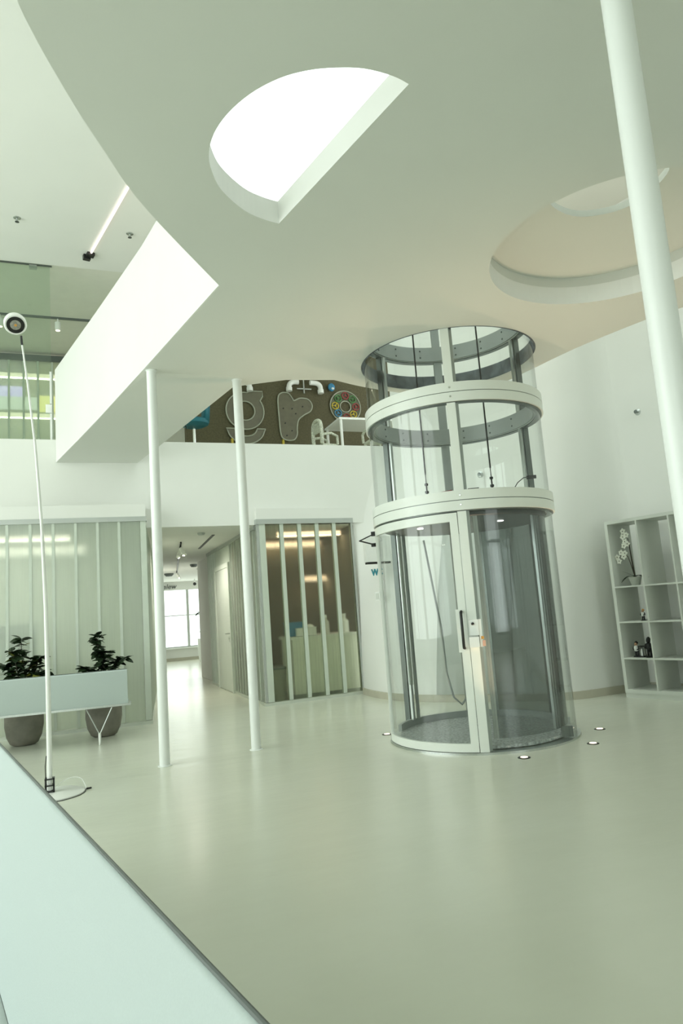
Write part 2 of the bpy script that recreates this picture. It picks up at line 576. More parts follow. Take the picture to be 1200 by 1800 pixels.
# collar and lid above the round recess
ang = lambda c: (lambda a, r: (c[0] + r * math.cos(R(a)), c[1] + r * math.sin(R(a))))
mb = MB().arc(RC, ang(RC), 0.934, 0.98, S + 0.15, 4.04, 0, 360, 72)
attach(mb.build('recess_collar', M_soffit, smooth=True), ceil)
cres = spline([(3.163, 3.601), (3.304, 3.666), (3.45, 3.689), (3.579, 3.657), (3.72, 3.55), (3.785, 3.40), (3.77, 3.22), (3.69, 3.04), (3.45, 2.90), (3.15, 3.0), (3.02, 3.25), (3.05, 3.48)], True, 5)
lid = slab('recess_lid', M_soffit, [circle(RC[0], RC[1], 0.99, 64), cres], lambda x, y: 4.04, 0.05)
attach(lid, ceil)

# --- upper ceiling with two roof lights added for the daylight
up = slab('ceiling_upper', M_wall, [[(-7, -6), (9.5, -6), (9.5, 10.0), (-7, 10.0)], [(1.25, 4.9), (4.9, 4.9), (4.9, 9.7), (1.25, 9.7)], [(5.1, -0.6), (7.0, -0.6), (7.0, 5.3), (5.1, 5.3)]], lambda x, y: ZC, 0.2)
struct(up, 'white upper ceiling above the atrium', 'ceiling')
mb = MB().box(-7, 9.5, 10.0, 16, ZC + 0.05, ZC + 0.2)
struct(mb.build('ceiling_upper_room', mat('greige_ceiling_paint', (0.76, 0.77, 0.68), 0.8, var=0.02)), 'greige ceiling of the upper storey rooms', 'ceiling')  # darker colour stands in for the dimmer light in these rooms
rl = thing('window_1', 'flat roof light above the half-round ceiling opening', 'window', (2.3, 6.75, ZC + 0.2))
rl['kind'] = 'structure'
MB().box(1.25, 4.9, 4.9, 9.7, ZC + 0.21, ZC + 0.22).build('pane', M_window, rl)  # pane of the added roof light
mb = MB()
for a in ((1.17, 1.25, 4.82, 9.78), (4.90, 4.98, 4.82, 9.78), (1.17, 4.98, 4.82, 4.90), (1.17, 4.98, 9.70, 9.78)):
    mb.box(*a, ZC + 0.2, ZC + 0.26)
mb.build('window_frame', M_header, rl)  # frame of the added roof light

rl2 = thing('window_30', 'long flat roof light along the right wall', 'window', (6.05, 2.4, ZC + 0.2))
rl2['kind'] = 'structure'
MB().box(5.0, 7.1, -0.7, 5.4, ZC + 0.21, ZC + 0.22).build('pane', M_window, rl2)  # pane of the added roof light
MB().box(5.0, 7.1, 2.3, 2.4, ZC + 0.225, ZC + 0.26).build('window_frame', M_header, rl2)  # frame of the added roof light
# --- outer walls, their unseen tall windows placed for the daylight
def window_wall(name, label, horiz, pos, th, lo, hi, openings, inside):
    mb = MB()
    def bx(a0, a1, z0, z1):
        if horiz:
            mb.box(a0, a1, pos, pos + th, z0, z1)
        else:
            mb.box(pos, pos + th, a0, a1, z0, z1)
    prev = lo
    for a0, a1, z0, z1 in openings:
        bx(prev, a0, 0, ZC)
        bx(a0, a1, 0, z0)
        bx(a0, a1, z1, ZC)
        prev = a1
    bx(prev, hi, 0, ZC)
    struct(mb.build(name, M_wall), label, 'wall')
    return
WINN = [1]
def unseen_window(horiz, pos, a0, a1, z0, z1, label):
    WINN[0] += 1
    c = ((a0 + a1) / 2, pos, z0) if horiz else (pos, (a0 + a1) / 2, z0)
    w = thing('window_%d' % WINN[0], label, 'window', c)  # unseen window, placed for the daylight
    w['kind'] = 'structure'
    def bx(b0, b1, c0, c1, d):
        mb = MB()
        if horiz:
            mb.box(b0, b1, pos - d, pos + d, c0, c1)
        else:
            mb.box(pos - d, pos + d, b0, b1, c0, c1)
        return mb
    bx(a0, a1, z0, z1, 0.006).build('pane', M_window, w)
    fr = MB()
    for q in ((a0, a0 + 0.07, z0, z1), (a1 - 0.07, a1, z0, z1), (a0, a1, z0, z0 + 0.07), (a0, a1, z1 - 0.07, z1), ((a0 + a1) / 2 - 0.03, (a0 + a1) / 2 + 0.03, z0, z1), (a0, a1, 2.7, 2.78)):
        b = bx(*q, 0.04)
        fr.add(b.v, b.f)
    fr.build('window_frame', M_header, w)
LW = [(yy - 1.45, yy + 1.45, 0.4, 6.1) for yy in (0.4, 3.8, 7.2)]
window_wall('wall_left', 'white left wall with tall windows', False, -7.2, 0.2, -6, 16, LW, 1)
for k, w in enumerate(LW):
    unseen_window(False, -7.1, *w, ['tall window in the left wall, nearest the back corner', 'tall window in the middle of the left wall', 'tall window in the left wall, nearest the offices'][k])
BW = [(xx - 1.6, xx + 1.6, 0.4, 6.0) for xx in (-3.6, 4.6)]
window_wall('wall_back', 'white wall behind the viewpoint with two tall windows', True, -6.2, 0.2, -7, 9.5, BW, 1)
for k, w in enumerate(BW):
    unseen_window(True, -6.1, *w, ['tall window in the back wall on the bench side', 'tall window in the back wall on the bookcase side'][k])

# --- front wall (fascia of the upper floor) with the lintel over the corridor
mb = MB().box(-7, 5.3, 10.0, 10.25, 2.66, 3.925)
wf = struct(mb.build('wall_front', M_wall), 'white fascia wall below the upper floor edge', 'wall')
mb = MB().box(-7, 9.5, 10.25, 16, 3.70, 3.90)
struct(mb.build('floor_upper', M_floor), 'floor of the upper storey behind the fascia', 'floor')
mb = MB().box(-7, 9.5, 15.8, 16.0, 3.9, ZC)
struct(mb.build('wall_upper_back', M_lit), 'pale wall at the back of the upper storey', 'wall')
# corridor ceiling
mb = MB().box(-7, 9.5, 10.25, 25, 2.66, 2.72)
struct(mb.build('ceiling_corridor', M_wall), 'low white corridor ceiling', 'ceiling')

# --- free-form wall at the right, leaning back to the fascia
B_ = [(4.08, 10.12), (4.02, 9.75), (4.035, 9.2), (4.17, 8.70), (4.413, 8.301), (4.85, 7.85), (5.23, 7.42), (5.63, 7.12), (6.2, 7.10), (6.62, 7.11), (6.80, 7.06), (6.88, 6.92), (7.05, 6.2), (7.6, 3.9), (8.4, 0.6), (9.3, -3.0), (9.45, -5.9)]
T_ = [(4.10, 10.02), (4.50, 10.02), (4.90, 9.95), (5.15, 9.6), (5.33, 9.0), (5.52, 8.3), (5.75, 7.65), (6.0, 7.25), (6.3, 7.12), (6.62, 7.11), (6.80, 7.06), (6.88, 6.92), (7.05, 6.2), (7.6, 3.9), (8.4, 0.6), (9.3, -3.0), (9.45, -5.9)]
bs = spline(B_, n=6)
ts = spline(T_, n=6)
mb = MB()
NV = 10
vs = []
for (bx_, by_), (tx_, ty_) in zip(bs, ts):
    for k in range(NV + 1):
        t = k / NV
        e = t * t * (3 - 2 * t)
        vs.append((bx_ + (tx_ - bx_) * e, by_ + (ty_ - by_) * e, 3.925 * t))
fs = []
W = NV + 1
for i in range(len(bs) - 1):
    for k in range(NV):
        fs.append((i * W + k, (i + 1) * W + k, (i + 1) * W + k + 1, i * W + k + 1))
mb.add(vs, fs)
wr = struct(mb.build('wall_right', M_wall, smooth=True), 'white curving wall behind the glass elevator', 'wall')
mb = MB()
vs = []
sub = ts[12:]
for x, y in sub:
    vs += [(x, y, 3.925), (x, y, ZC)]
mb.add(vs, [(2 * i, 2 * i + 2, 2 * i + 3, 2 * i + 1) for i in range(len(sub) - 1)])
attach(mb.build('upper_wall_face', M_wall, smooth=True), wr)
# skirting along it
mb = MB()
vs = []
for i, (x, y) in enumerate(bs):
    x2, y2 = bs[min(i + 1, len(bs) - 1)]
    x1, y1 = bs[max(i - 1, 0)]
    d = Vector((x2 - x1, y2 - y1, 0)).normalized()
    nrm = Vector((d.y, -d.x, 0))
    if nrm.dot(Vector((x, y, 0))) > 0 and i < 60:
        nrm = -nrm
    a = 0.022 * nrm
    vs += [(x - a.x * 0.3, y - a.y * 0.3, 0), (x + a.x, y + a.y, 0), (x + a.x, y + a.y, 0.095), (x - a.x * 0.3, y - a.y * 0.3, 0.095)]
fs = []
for i in range(len(bs) - 1):
    for k in range(4):
        k2 = (k + 1) % 4
        fs.append((i * 4 + k, i * 4 + k2, i * 4 + 4 + k2, i * 4 + 4 + k))
mb.add(vs, fs)
struct(mb.build('baseboard_right', M_base, smooth=True), 'beige skirting at the foot of the curving wall', 'baseboard')
# --- grey wall panel behind the elevator
mb = MB()
vs = []
seg = [(x, y) for x, y in bs if 8.34 > y > 7.52 and x < 5.3]
for (x, y) in seg:
    for z in (0.1, 1.4, 2.75):
        t = z / 3.925
        e = t * t * (3 - 2 * t)
        i = bs.index((x, y))
        vs.append((x + (ts[i][0] - x) * e - 0.03, y + (ts[i][1] - y) * e - 0.035, z))
mb.add(vs, [(i * 3 + k, i * 3 + 3 + k, i * 3 + 4 + k, i * 3 + 1 + k) for i in range(len(seg) - 1) for k in (0, 1)])
pnl = mb.build('wall_panel', mat('grey_wall_panel', (0.58, 0.61, 0.57), 0.6, var=0.02), smooth=True)
md = pnl.modifiers.new('thickness', 'SOLIDIFY')
md.thickness = 0.03
md.offset = 0
tag(pnl, 'tall pale grey panel on the curving wall behind the elevator', 'panel')

# ================================================================== COLUMNS
def column(x, y, label):
    t = thing('support_column', label, 'column', (x, y, 0), 'slender round support columns')
    MB().lathe([(0.048, 0.0), (0.048, S - 0.004)], (x, y, 0), 28).build('shaft', M_lacq, t, True)
    MB().lathe([(0.066, 0.0), (0.066, 0.004), (0.05, 0.008)], (x, y, 0), 28).build('base_plate', M_lacq, t, True)
    MB().lathe([(0.049, -0.012), (0.056, -0.004), (0.056, 0.0)], (x, y, S - 0.001), 28).build('top_collar', M_lacq, t, True)
column(0.705, 6.74, 'slim white column in front of the milky glass office corner')
column(1.600, 6.88, 'slim white column in front of the corridor glass corner')
column(1.76, 1.56, 'slim white column close by at the right edge, cutting the round recess')

# ================================================================== ELEVATOR
n_ = Vector((-0.52, -0.855, 0)).normalized()
t_ = Vector((-n_.y, n_.x, 0))
if t_.x < 0:
    t_ = -t_
def ept(a, r):
    p = Vector((EC[0], EC[1], 0)) + (n_ * math.cos(R(a)) + t_ * math.sin(R(a))) * r
    return (p.x, p.y)
def e3(a, r, z):
    x, y = ept(a, r)
    return Vector((x, y, z))
ER = 0.875
el = thing('glass_elevator', 'round glass vacuum elevator with white rings rising through the slab', 'elevator', (EC[0], EC[1], 0))
MB().arc(EC, ept, 0.80, 0.905, 0.0, 0.018, 0, 360, 80).build('base_ring', M_alu, el, True)
MB().lathe([(0.79, 0.02), (0.80, 0.03), (0.80, 0.05)], (EC[0], EC[1], 0), 64).build('cab_floor', M_rubber, el, True)
MB().arc(EC, ept, 0.80, 0.835, 0.05, 0.115, 95, 265, 48).build('floor_kerb', M_greyband, el, True)
levels = [(2.10, 2.28), (3.10, 3.28), (4.10, 4.28), (5.10, 5.28)]
for li, (z0, z1) in enumerate(levels):
    rg = MB().arc(EC, ept, ER - 0.055, ER + 0.028, z0, (z0 + z1) / 2 - 0.0035, 0, 360, 96).build('ring', M_frame, el, True)
    MB().arc(EC, ept, ER - 0.055, ER + 0.028, (z0 + z1) / 2 + 0.0035, z1, 0, 360, 96).build('ring_upper_band', M_frame, rg, True)
    MB().arc(EC, ept, ER - 0.05, ER + 0.020, (z0 + z1) / 2 - 0.004, (z0 + z1) / 2 + 0.004, 0, 360, 96).build('ring_seam', M_alud, rg, True)
    MB().arc(EC, ept, ER - 0.075, ER - 0.056, z0 + 0.006, z1 - 0.006, 0, 360, 96).build('inner_band', M_greyband, rg, True)
    MB().arc(EC, ept, ER - 0.05, ER + 0.012, z0 - 0.010, z0 - 0.001, 0, 360, 96).build('gasket', M_alud, rg, True)
    for a in (0.0, 180.0):
        for dz in (-0.043, 0.043):
            zz = (z0 + z1) / 2 + dz
            p = e3(a, ER + 0.027, zz)
            d = (p - Vector((EC[0], EC[1], zz)))
            MB().lathe([(0.011, 0.0), (0.011, 0.004), (0.007, 0.008)], p, 12, d).build('bolt', M_chrome, rg)
    # bolts seen on the inside of the back half of the band
    for a in (128, 150, 172, 202, 225, 247):
        for dz in (-0.04, 0.04):
            zz = (z0 + z1) / 2 + dz
            p = e3(a, ER - 0.074, zz)
            d = Vector((EC[0], EC[1], zz)) - p
            MB().lathe([(0.010, 0.0), (0.010, 0.005), (0.006, 0.009)], p, 8, d).build('bolt', M_alud, rg)
sections = [(0.02, 2.09), (2.28, 3.09), (3.28, 4.09), (4.28, 5.09)]
for si, (z0, z1) in enumerate(sections):
    for a0, a1 in ((2.8, 119), (121, 239), (-119, -2.8)):
        if si == 0 and a0 < 0:
            MB().sheet(ept, ER - 0.004, z0, z1, -119, -80, 14).build('glass_panel', M_glass, el, True)
            continue
        MB().sheet(ept, ER - 0.004, z0, z1, a0, a1, 40).build('glass_panel', M_glass, el, True)
    # posts
    MB().arc(EC, ept, ER - 0.05, ER + 0.018, z0, z1, -2.5, 2.5, 4).build('front_post', M_frame, el, True)
    MB().arc(EC, ept, ER - 0.052, ER - 0.006, z0, z1, 2.6, 4.4, 3).build('post_return', M_greyband, el, True)
    for a in (-120, 120):
        MB().arc(EC, ept, ER - 0.045, ER + 0.012, z0, z1, a - 2.6, a + 2.6, 4).build('side_post', M_alud, el, True)
        MB().arc(EC, ept, ER - 0.075, ER - 0.047, z0, z1, a - 1.4, a + 1.4, 2).build('guide_rail', M_alu, el, True)
    MB().arc(EC, ept, ER - 0.05, ER + 0.012, z0, z1, 184.5, 190.5, 4).build('back_post', M_greyband, el, True)
# door
d_ = MB().sheet(ept, ER + 0.004, 0.09, 2.02, -78, -7, 40).build('door', M_glass, el, True, 'curved clear door pane')
MB().arc(EC, ept, ER - 0.012, ER + 0.02, 0.022, 0.092, -79, -2.9, 40).build('bottom_rail', M_frame, d_, True)
MB().arc(EC, ept, ER - 0.012, ER + 0.02, 2.005, 2.082, -79, -2.9, 40).build('top_rail', M_frame, d_, True)
MB().arc(EC, ept, ER - 0.012, ER + 0.021, 0.022, 2.082, -7.3, -2.9, 4).build('door_stile', M_frame, d_, True)
MB().arc(EC, ept, ER - 0.012, ER + 0.021, 0.022, 2.082, -80, -77, 4).build('door_stile', M_frame, d_, True)
hp = MB()
a0, a1 = -9.0, -3.0
poly = [(-7.2, 0.83), (-8.9, 0.865), (-8.9, 1.225), (-7.2, 1.26)]
hp.arc(EC, ept, ER + 0.0, ER + 0.024, 0.86, 1.23, -8.8, -3.0, 4)
hp.build('handle_plate', M_frame, d_, True)
hx = -5.6
hp = [e3(hx, ER + 0.022, 0.895), e3(hx, ER + 0.06, 0.90), e3(hx, ER + 0.066, 0.915), e3(hx, ER + 0.066, 1.19), e3(hx, ER + 0.06, 1.205), e3(hx, ER + 0.022, 1.21)]
MB().tube(hp, 0.0125, 10).build('handle', M_black, d_, True, 'black door pull')
# door closer arms
p0 = e3(-84, ER + 0.03, 2.045)
p1 = p0 + Vector((-0.155, 0.03, -0.065))
p2 = e3(-100, ER + 0.07, 1.955)
MB().tube([p0, p1], 0.006, 8).build('closer_arm', M_black, d_)
MB().tube([p1, p2], 0.008, 8).build('closer_arm', M_black, d_)
MB().obox(p0, t_, n_, (0, 0, 1), -0.03, 0.045, -0.02, 0.02, -0.022, 0.022).build('closer_bracket', M_black, d_)
MB().obox(p2, t_, n_, (0, 0, 1), -0.04, 0.04, -0.02, 0.02, -0.018, 0.018).build('closer_body', M_black, d_)
# lock box on the post
lk = MB().obox(e3(0.2, ER + 0.018, 0), t_, n_, (0, 0, 1), -0.032, 0.045, 0.0, 0.035, 1.00, 1.135).build('lock_box', M_lacq, el)
MB().obox(e3(0.2, ER + 0.018, 0), t_, n_, (0, 0, 1), -0.045, 0.040, 0.0, 0.045, 0.90, 0.988).build('lock_case', M_lacq, lk)
MB().obox(e3(0.2, ER + 0.018, 0), t_, n_, (0, 0, 1), 0.046, 0.070, -0.02, 0.03, 0.90, 1.135).build('lock_side', M_white, lk)
p = e3(0.0, ER + 0.054, 1.10)
MB().lathe([(0.013, 0), (0.013, 0.006), (0.008, 0.010)], p, 14, n_).build('button', M_black, lk)
MB().obox(e3(0.2, ER + 0.018, 0), t_, n_, (0, 0, 1), 0.058, 0.082, 0.031, 0.036, 0.965, 0.99).build('key', M_orange, lk)
MB().obox(e3(0.2, ER + 0.018, 0), t_, n_, (0, 0, 1), 0.066, 0.092, 0.031, 0.036, 0.905, 0.955).build('key_tag', mat('pink_tag', (0.72, 0.42, 0.30), 0.5), lk)
# cab inside: tinted wall, ceiling, lights, rails
cab = MB().sheet(ept, 0.80, 0.11, 2.05, 8, 168, 60).build('cab_wall', M_smoke, el, True, 'smoked curved cab wall')
MB().arc(EC, ept, 0.785, 0.80, 0.11, 2.05, 6.5, 9.5, 3).build('cab_edge', M_greyband, cab, True)
MB().arc(EC, ept, 0.785, 0.80, 0.11, 2.05, 166, 170, 3).build('cab_edge', M_alu, cab, True)
MB().lathe([(0.80, 2.05), (0.81, 2.06), (0.81, 2.24), (0.78, 2.26)], (EC[0], EC[1], 0), 56).build('cab_roof', M_darkroof, el, True)
for a, r in ((60, 0.42), (-70, 0.45)):
    MB().lathe([(0.03, 0), (0.03, 0.006)], e3(a, r, 2.043), 16).build('downlight', M_cablight, el)
for a in (56, 59.5, 63):
    MB().arc(EC, ept, 0.76, 0.785, 0.11, 2.05, a - 0.7, a + 0.7, 2).build('cab_rail', M_alu, cab, True)
MB().arc(EC, ept, 0.765, 0.79, 0.11, 2.05, 66, 70, 3).build('cab_rail', M_alud, cab, True)
for a in (236, 243):
    MB().arc(EC, ept, 0.775, 0.80, 0.11, 2.05, a - 1.1, a + 1.1, 2).build('cab_rail', M_alu, cab, True)
MB().arc(EC, ept, 0.70, 0.73, 0.55, 2.0, 298, 300, 2).build('light_bar', M_chrome, el, True)
# control panel and hanging hose
MB().tube([e3(215, 0.78, 2.0), e3(212, 0.74, 1.5), e3(208, 0.72, 1.0), e3(207, 0.72, 0.55), e3(203, 0.70, 0.28), e3(196, 0.70, 0.2), e3(189, 0.72, 0.30), e3(187, 0.74, 0.6), e3(187, 0.76, 1.1)], 0.012, 8).build('hanging_cable', M_greyband, el, True)
MB().obox(e3(62, 0.84, 0), t_, n_, (0, 0, 1), -0.05, 0.05, -0.02, 0.02, 0.03, 0.12).build('corner_bracket', M_alud, el)
# cables above the cab
for s, zt in ((-0.33, 0), (0.33, 0)):
    b = Vector((EC[0], EC[1], 0)) + t_ * s
    cb = MB().tube([b + Vector((0, 0, 2.62)), b + Vector((0, 0, 5.2))], 0.0085, 8).build('cable', M_black, el)
    MB().lathe([(0.020, 2.25), (0.024, 2.36), (0.015, 2.37), (0.010, 2.38), (0.010, 2.42), (0.020, 2.425), (0.020, 2.445), (0.008, 2.45), (0.008, 2.50), (0.018, 2.505), (0.018, 2.525), (0.005, 2.53), (0.004, 2.63)], b, 12).build('turnbuckle', M_black, cb, True)
# small fittings on the roof of the cab
MB().tube([e3(44, 0.70, 2.28), e3(48, 0.73, 2.36), e3(54, 0.75, 2.41), e3(60, 0.77, 2.42)], 0.0045, 8).build('roof_wire', M_black, el)
MB().obox(e3(62, 0.78, 2.42), t_, n_, (0, 0, 1), -0.05, 0.04, -0.015, 0.015, -0.015, 0.015).build('sensor', M_black, el)
MB().obox(e3(9, 0.74, 2.27), t_, n_, (0, 0, 1), -0.04, 0.06, -0.02, 0.02, 0, 0.04).build('roof_box', M_black, el)
MB().tube([e3(-22, 0.74, 2.285), e3(-12, 0.76, 2.30), e3(-5, 0.77, 2.305)], 0.006, 6).build('roof_wire', M_red2, el)
# dark sealing strip of the hole in the slab
attach(MB().arc(EC, ept, 0.884, 0.904, S + 0.002, S + 0.15, 0, 360, 72).build('hole_lining', mat('dark_sealing_strip', (0.13, 0.145, 0.16), 0.7, var=0.5, scale=9), smooth=True), ceil)

# floor uplights round the elevator
UP = [(3.362, 4.932, 'recessed floor uplight in front of the elevator, nearest of all'), (4.122, 4.999, 'recessed floor uplight right of the elevator, the nearer of two'),
      (4.60, 5.46, 'recessed floor uplight right of the elevator, the farther of two'), (3.574, 6.93, 'recessed floor uplight seen through the elevator door pane'),
      (4.23, 6.78, 'recessed floor uplight seen through the smoked cab, right of the door'), (2.926, 6.679, 'recessed floor uplight just left of the elevator foot')]
for x, y, lb in UP:
    t = thing('floor_uplight', lb, 'light', (x, y, 0), 'floor uplights around the elevator')
    MB().lathe([(0.052, 0.0), (0.052, 0.003), (0.034, 0.005)], (x, y, 0), 20).build('bezel', M_black, t)
    MB().lathe([(0.03, 0.0045), (0.03, 0.007)], (x, y, 0), 18).build('lens', M_warm2, t)
    l = bpy.data.lights.new('uplight_beam', 'SPOT')
    l.energy = 50
    l.spot_size = R(75)
    l.spot_blend = 0.8
    l.color = (1.0, 0.72, 0.48)
    l.shadow_soft_size = 0.03
    o = bpy.data.objects.new('uplight_beam', l)
    COL.objects.link(o)
    o.location = (x, y, 0.02)
    o.rotation_euler = (PI, 0, 0)
    attach(o, t)

# ================================================================== BOOKCASE
bu = Vector((0.234, -0.972, 0)).normalized()     # along the front
bv = Vector((0.972, 0.234, 0)).normalized()      # into the depth
bo = Vector((6.165, 6.782, 0))
bk = thing('bookcase', 'white open-backed shelf unit beside the curving wall', 'bookcase', bo)
BD = 0.48
def bbox(name, a0, a1, b0, b1, z0, z1):
    return MB().obox(bo, bu, bv, (0, 0, 1), a0, a1, b0, b1, z0, z1).build(name, M_shelf, bk)
NC = 4
CW = 0.408
bbox('plinth', 0.0, NC * CW + 0.04, 0.01, BD, 0.0, 0.055)
bbox('bottom_board', 0.0, NC * CW + 0.04, 0, BD, 0.056, 0.10)
bbox('top_board', 0.0, NC * CW + 0.04, 0, BD, 2.11, 2.15)
bbox('side_panel', 0.0, 0.04, 0, BD, 0.1, 2.11)
bbox('side_panel', NC * CW, NC * CW + 0.04, 0, BD, 0.1, 2.11)
for k in range(1, NC):
    for z0, z1 in ((0.1, 0.455), (0.475, 0.89), (0.91, 1.318), (1.338, 2.11)):
        bbox('divider', k * CW + 0.01, k * CW + 0.028, 0.002, BD, z0, z1)
for z in (0.465, 0.90, 1.328):
    for k in range(NC):
        bbox('shelf', (0.04 if k == 0 else k * CW + 0.028), (k + 1) * CW + (0.028 if k < NC - 1 else 0), 0.002, BD, z - 0.0095, z + 0.0095)
def bpos(a, b, z):
    return bo + bu * a + bv * b + Vector((0, 0, z))
# orchid
op = bpos(0.265, 0.10, 1.3385)
orc = thing('potted_orchid', 'white orchid in a small grey pot on the top left shelf', 'orchid', op)
MB().lathe([(0.045, 0.0), (0.05, 0.004), (0.075, 0.095), (0.078, 0.10), (0.070, 0.10), (0.068, 0.09)], op, 24).build('pot', mat('pale_grey_pot', (0.52, 0.55, 0.49), 0.5), orc, True)
def leaf_blade(mb, base, d, L, w, droop, n=6, up=0.3):
    d = Vector(d).normalized()
    side = d.cross(Vector((0, 0, 1))).normalized()
    vs = []
    for i in range(n + 1):
        t = i / n
        c = Vector(base) + d * L * t + Vector((0, 0, up * L * t - droop * L * t * t))
        ww = w * math.sin(PI * min(0.97, 0.12 + 0.85 * t)) ** 0.8
        vs += [c - side * ww + Vector((0, 0, 0.15 * ww)), c, c + side * ww + Vector((0, 0, 0.15 * ww))]
    fs = []
    for i in range(n):
        fs += [(i * 3, i * 3 + 1, i * 3 + 4, i * 3 + 3), (i * 3 + 1, i * 3 + 2, i * 3 + 5, i * 3 + 4)]
    mb.add(vs, fs)
    return mb
top = op + Vector((0, 0, 0.10))
for dd, L, w, dr, upv in ((-bu, 0.19, 0.03, 0.75, 0.45), (bu, 0.18, 0.032, 0.5, 0.4), (-bu * 0.8 - bv * 0.5, 0.14, 0.028, 0.2, 0.75), (bv, 0.14, 0.03, 0.5, 0.5), (bu * 0.6 - bv * 0.7, 0.12, 0.03, 0.3, 0.4)):
    leaf_blade(MB(), top, dd, L, w, dr, up=upv).build('leaf', M_leaf, orc, True)
s1 = [top, top + Vector((0, 0, 0.2)) - bu * 0.012, top + Vector((0, 0, 0.36)) - bu * 0.02, top + Vector((0, 0, 0.50)) - bu * 0.03, top + Vector((0, 0, 0.55)) - bu * 0.07]
MB().tube(s1, [0.009, 0.008, 0.006, 0.004, 0.003], 8).build('stem', M_stem, orc, True)
s2 = [top, top + Vector((0, 0, 0.15)) - bu * 0.03, top + Vector((0, 0, 0.26)) - bu * 0.06, top + Vector((0, 0, 0.30)) - bu * 0.13, top + Vector((0, 0, 0.26)) - bu * 0.17]
MB().tube(s2, [0.005, 0.005, 0.004, 0.003, 0.002], 8).build('stem', M_stem, orc, True)
fr = random.Random(3)
for c in [s1[3] + Vector((0, 0, 0.02)), s1[3] - bu * 0.05, s1[3] - bu * 0.03 - Vector((0, 0, 0.06)), s1[2] + Vector((0, 0, 0.03)) - bu * 0.06, s1[2] - bu * 0.01 + Vector((0, 0, 0.05)), s1[4] + Vector((0, 0, 0.02)), s2[3] + Vector((0, 0, 0.01)), s2[3] + bu * 0.05, s2[4] - bu * 0.02, s2[4] - Vector((0, 0, 0.05)), s2[3] - Vector((0, 0, 0.04)) + bu * 0.03]:
    c = c - bv * 0.02
    mb = MB()
    rot = fr.uniform(0, 6)
    for k in range(5):
        a = rot + k * 2 * PI / 5
        dv = bu * math.cos(a) + Vector((0, 0, 1)) * math.sin(a)
        pv = bu * -math.sin(a) + Vector((0, 0, 1)) * math.cos(a)
        L = 0.042
        mb.add([c, c + dv * L * 0.5 + pv * L * 0.42 - bv * 0.006, c + dv * L - bv * 0.002, c + dv * L * 0.5 - pv * L * 0.42 - bv * 0.006], [(0, 1, 2, 3)])
    f_ = mb.build('flower', M_petal, orc)
    MB().ball(c - bv * 0.006, 0.006, 8).build('flower_heart', M_stem, f_)

# figurines
def figurine(name, label, pos, h, cols, extra=None):
    t = thing(name, label, 'figurine', pos, 'small figurines in the bookcase')
    p = Vector(pos)
    s = h
    MB().lathe([(0.22 * s, 0), (0.22 * s, 0.05 * s), (0.19 * s, 0.07 * s)], p, 16).build('base', cols[0], t, True)
    for sg in (-1, 1):
        MB().tube([p + bu * sg * 0.08 * s + Vector((0, 0, 0.06 * s)), p + bu * sg * 0.075 * s + Vector((0, 0, 0.22 * s)), p + bu * sg * 0.06 * s + Vector((0, 0, 0.40 * s))], [0.06 * s, 0.055 * s, 0.07 * s], 8).build('leg', cols[1], t, True)
    MB().lathe([(0.10 * s, 0.36 * s), (0.15 * s, 0.42 * s), (0.16 * s, 0.52 * s), (0.14 * s, 0.66 * s), (0.07 * s, 0.72 * s)], p, 14).build('torso', cols[2], t, True)
    for sg in (-1, 1):
        MB().tube([p + bu * sg * 0.13 * s + Vector((0, 0, 0.66 * s)), p + bu * sg * 0.20 * s - bv * 0.04 * s + Vector((0, 0, 0.52 * s)), p + bu * sg * 0.12 * s - bv * 0.14 * s + Vector((0, 0, 0.46 * s))], [0.05 * s, 0.045 * s, 0.035 * s], 8).build('arm', cols[3], t, True)
    MB().ball(p + Vector((0, 0, 0.80 * s)), 0.105 * s, 12, (1, 1, 1.1)).build('head', cols[4], t, True)
    MB().lathe([(0.125 * s, 0.83 * s), (0.12 * s, 0.86 * s), (0.09 * s, 0.94 * s), (0.03 * s, 1.0 * s)], p + bv * 0.01, 14).build('cap', cols[5], t, True)
    return t
figurine('figurine', 'small orange-haired figurine in a white shirt on the second shelf from top', bpos(0.305, 0.10, 0.91), 0.14, [M_black, M_black, M_white, M_black, M_skin, M_orange])
figurine('figurine', 'standing black and white figurine on the third shelf, farther left', bpos(0.145, 0.12, 0.475), 0.19, [M_black, M_black, M_white, M_black, M_skin, M_black])
f3 = figurine('figurine', 'taller dark figurine with a little lantern frame on the third shelf', bpos(0.325, 0.10, 0.475), 0.24, [M_black, M_black, M_black, M_black, M_black, M_black])
q0 = bpos(0.232, 0.10, 0.485)
mb = MB()
for a, z0, z1 in ((-0.03, 0, 0.12), (0.024, 0, 0.12)):
    mb.obox(q0, bu, bv, (0, 0, 1), a, a + 0.006, -0.03, -0.024, z0, z1)
    mb.obox(q0, bu, bv, (0, 0, 1), a, a + 0.006, 0.024, 0.03, z0, z1)
mb.obox(q0, bu, bv, (0, 0, 1), -0.034, 0.034, -0.034, 0.034, 0.115, 0.125)
mb.obox(q0, bu, bv, (0, 0, 1), -0.034, 0.034, -0.034, 0.034, -0.008, 0.006)
mb.build('lantern_frame', M_black, f3)
MB().lathe([(0.02, 0.006), (0.022, 0.05), (0.012, 0.09)], q0, 12).build('lantern_glass', M_white, f3, True)

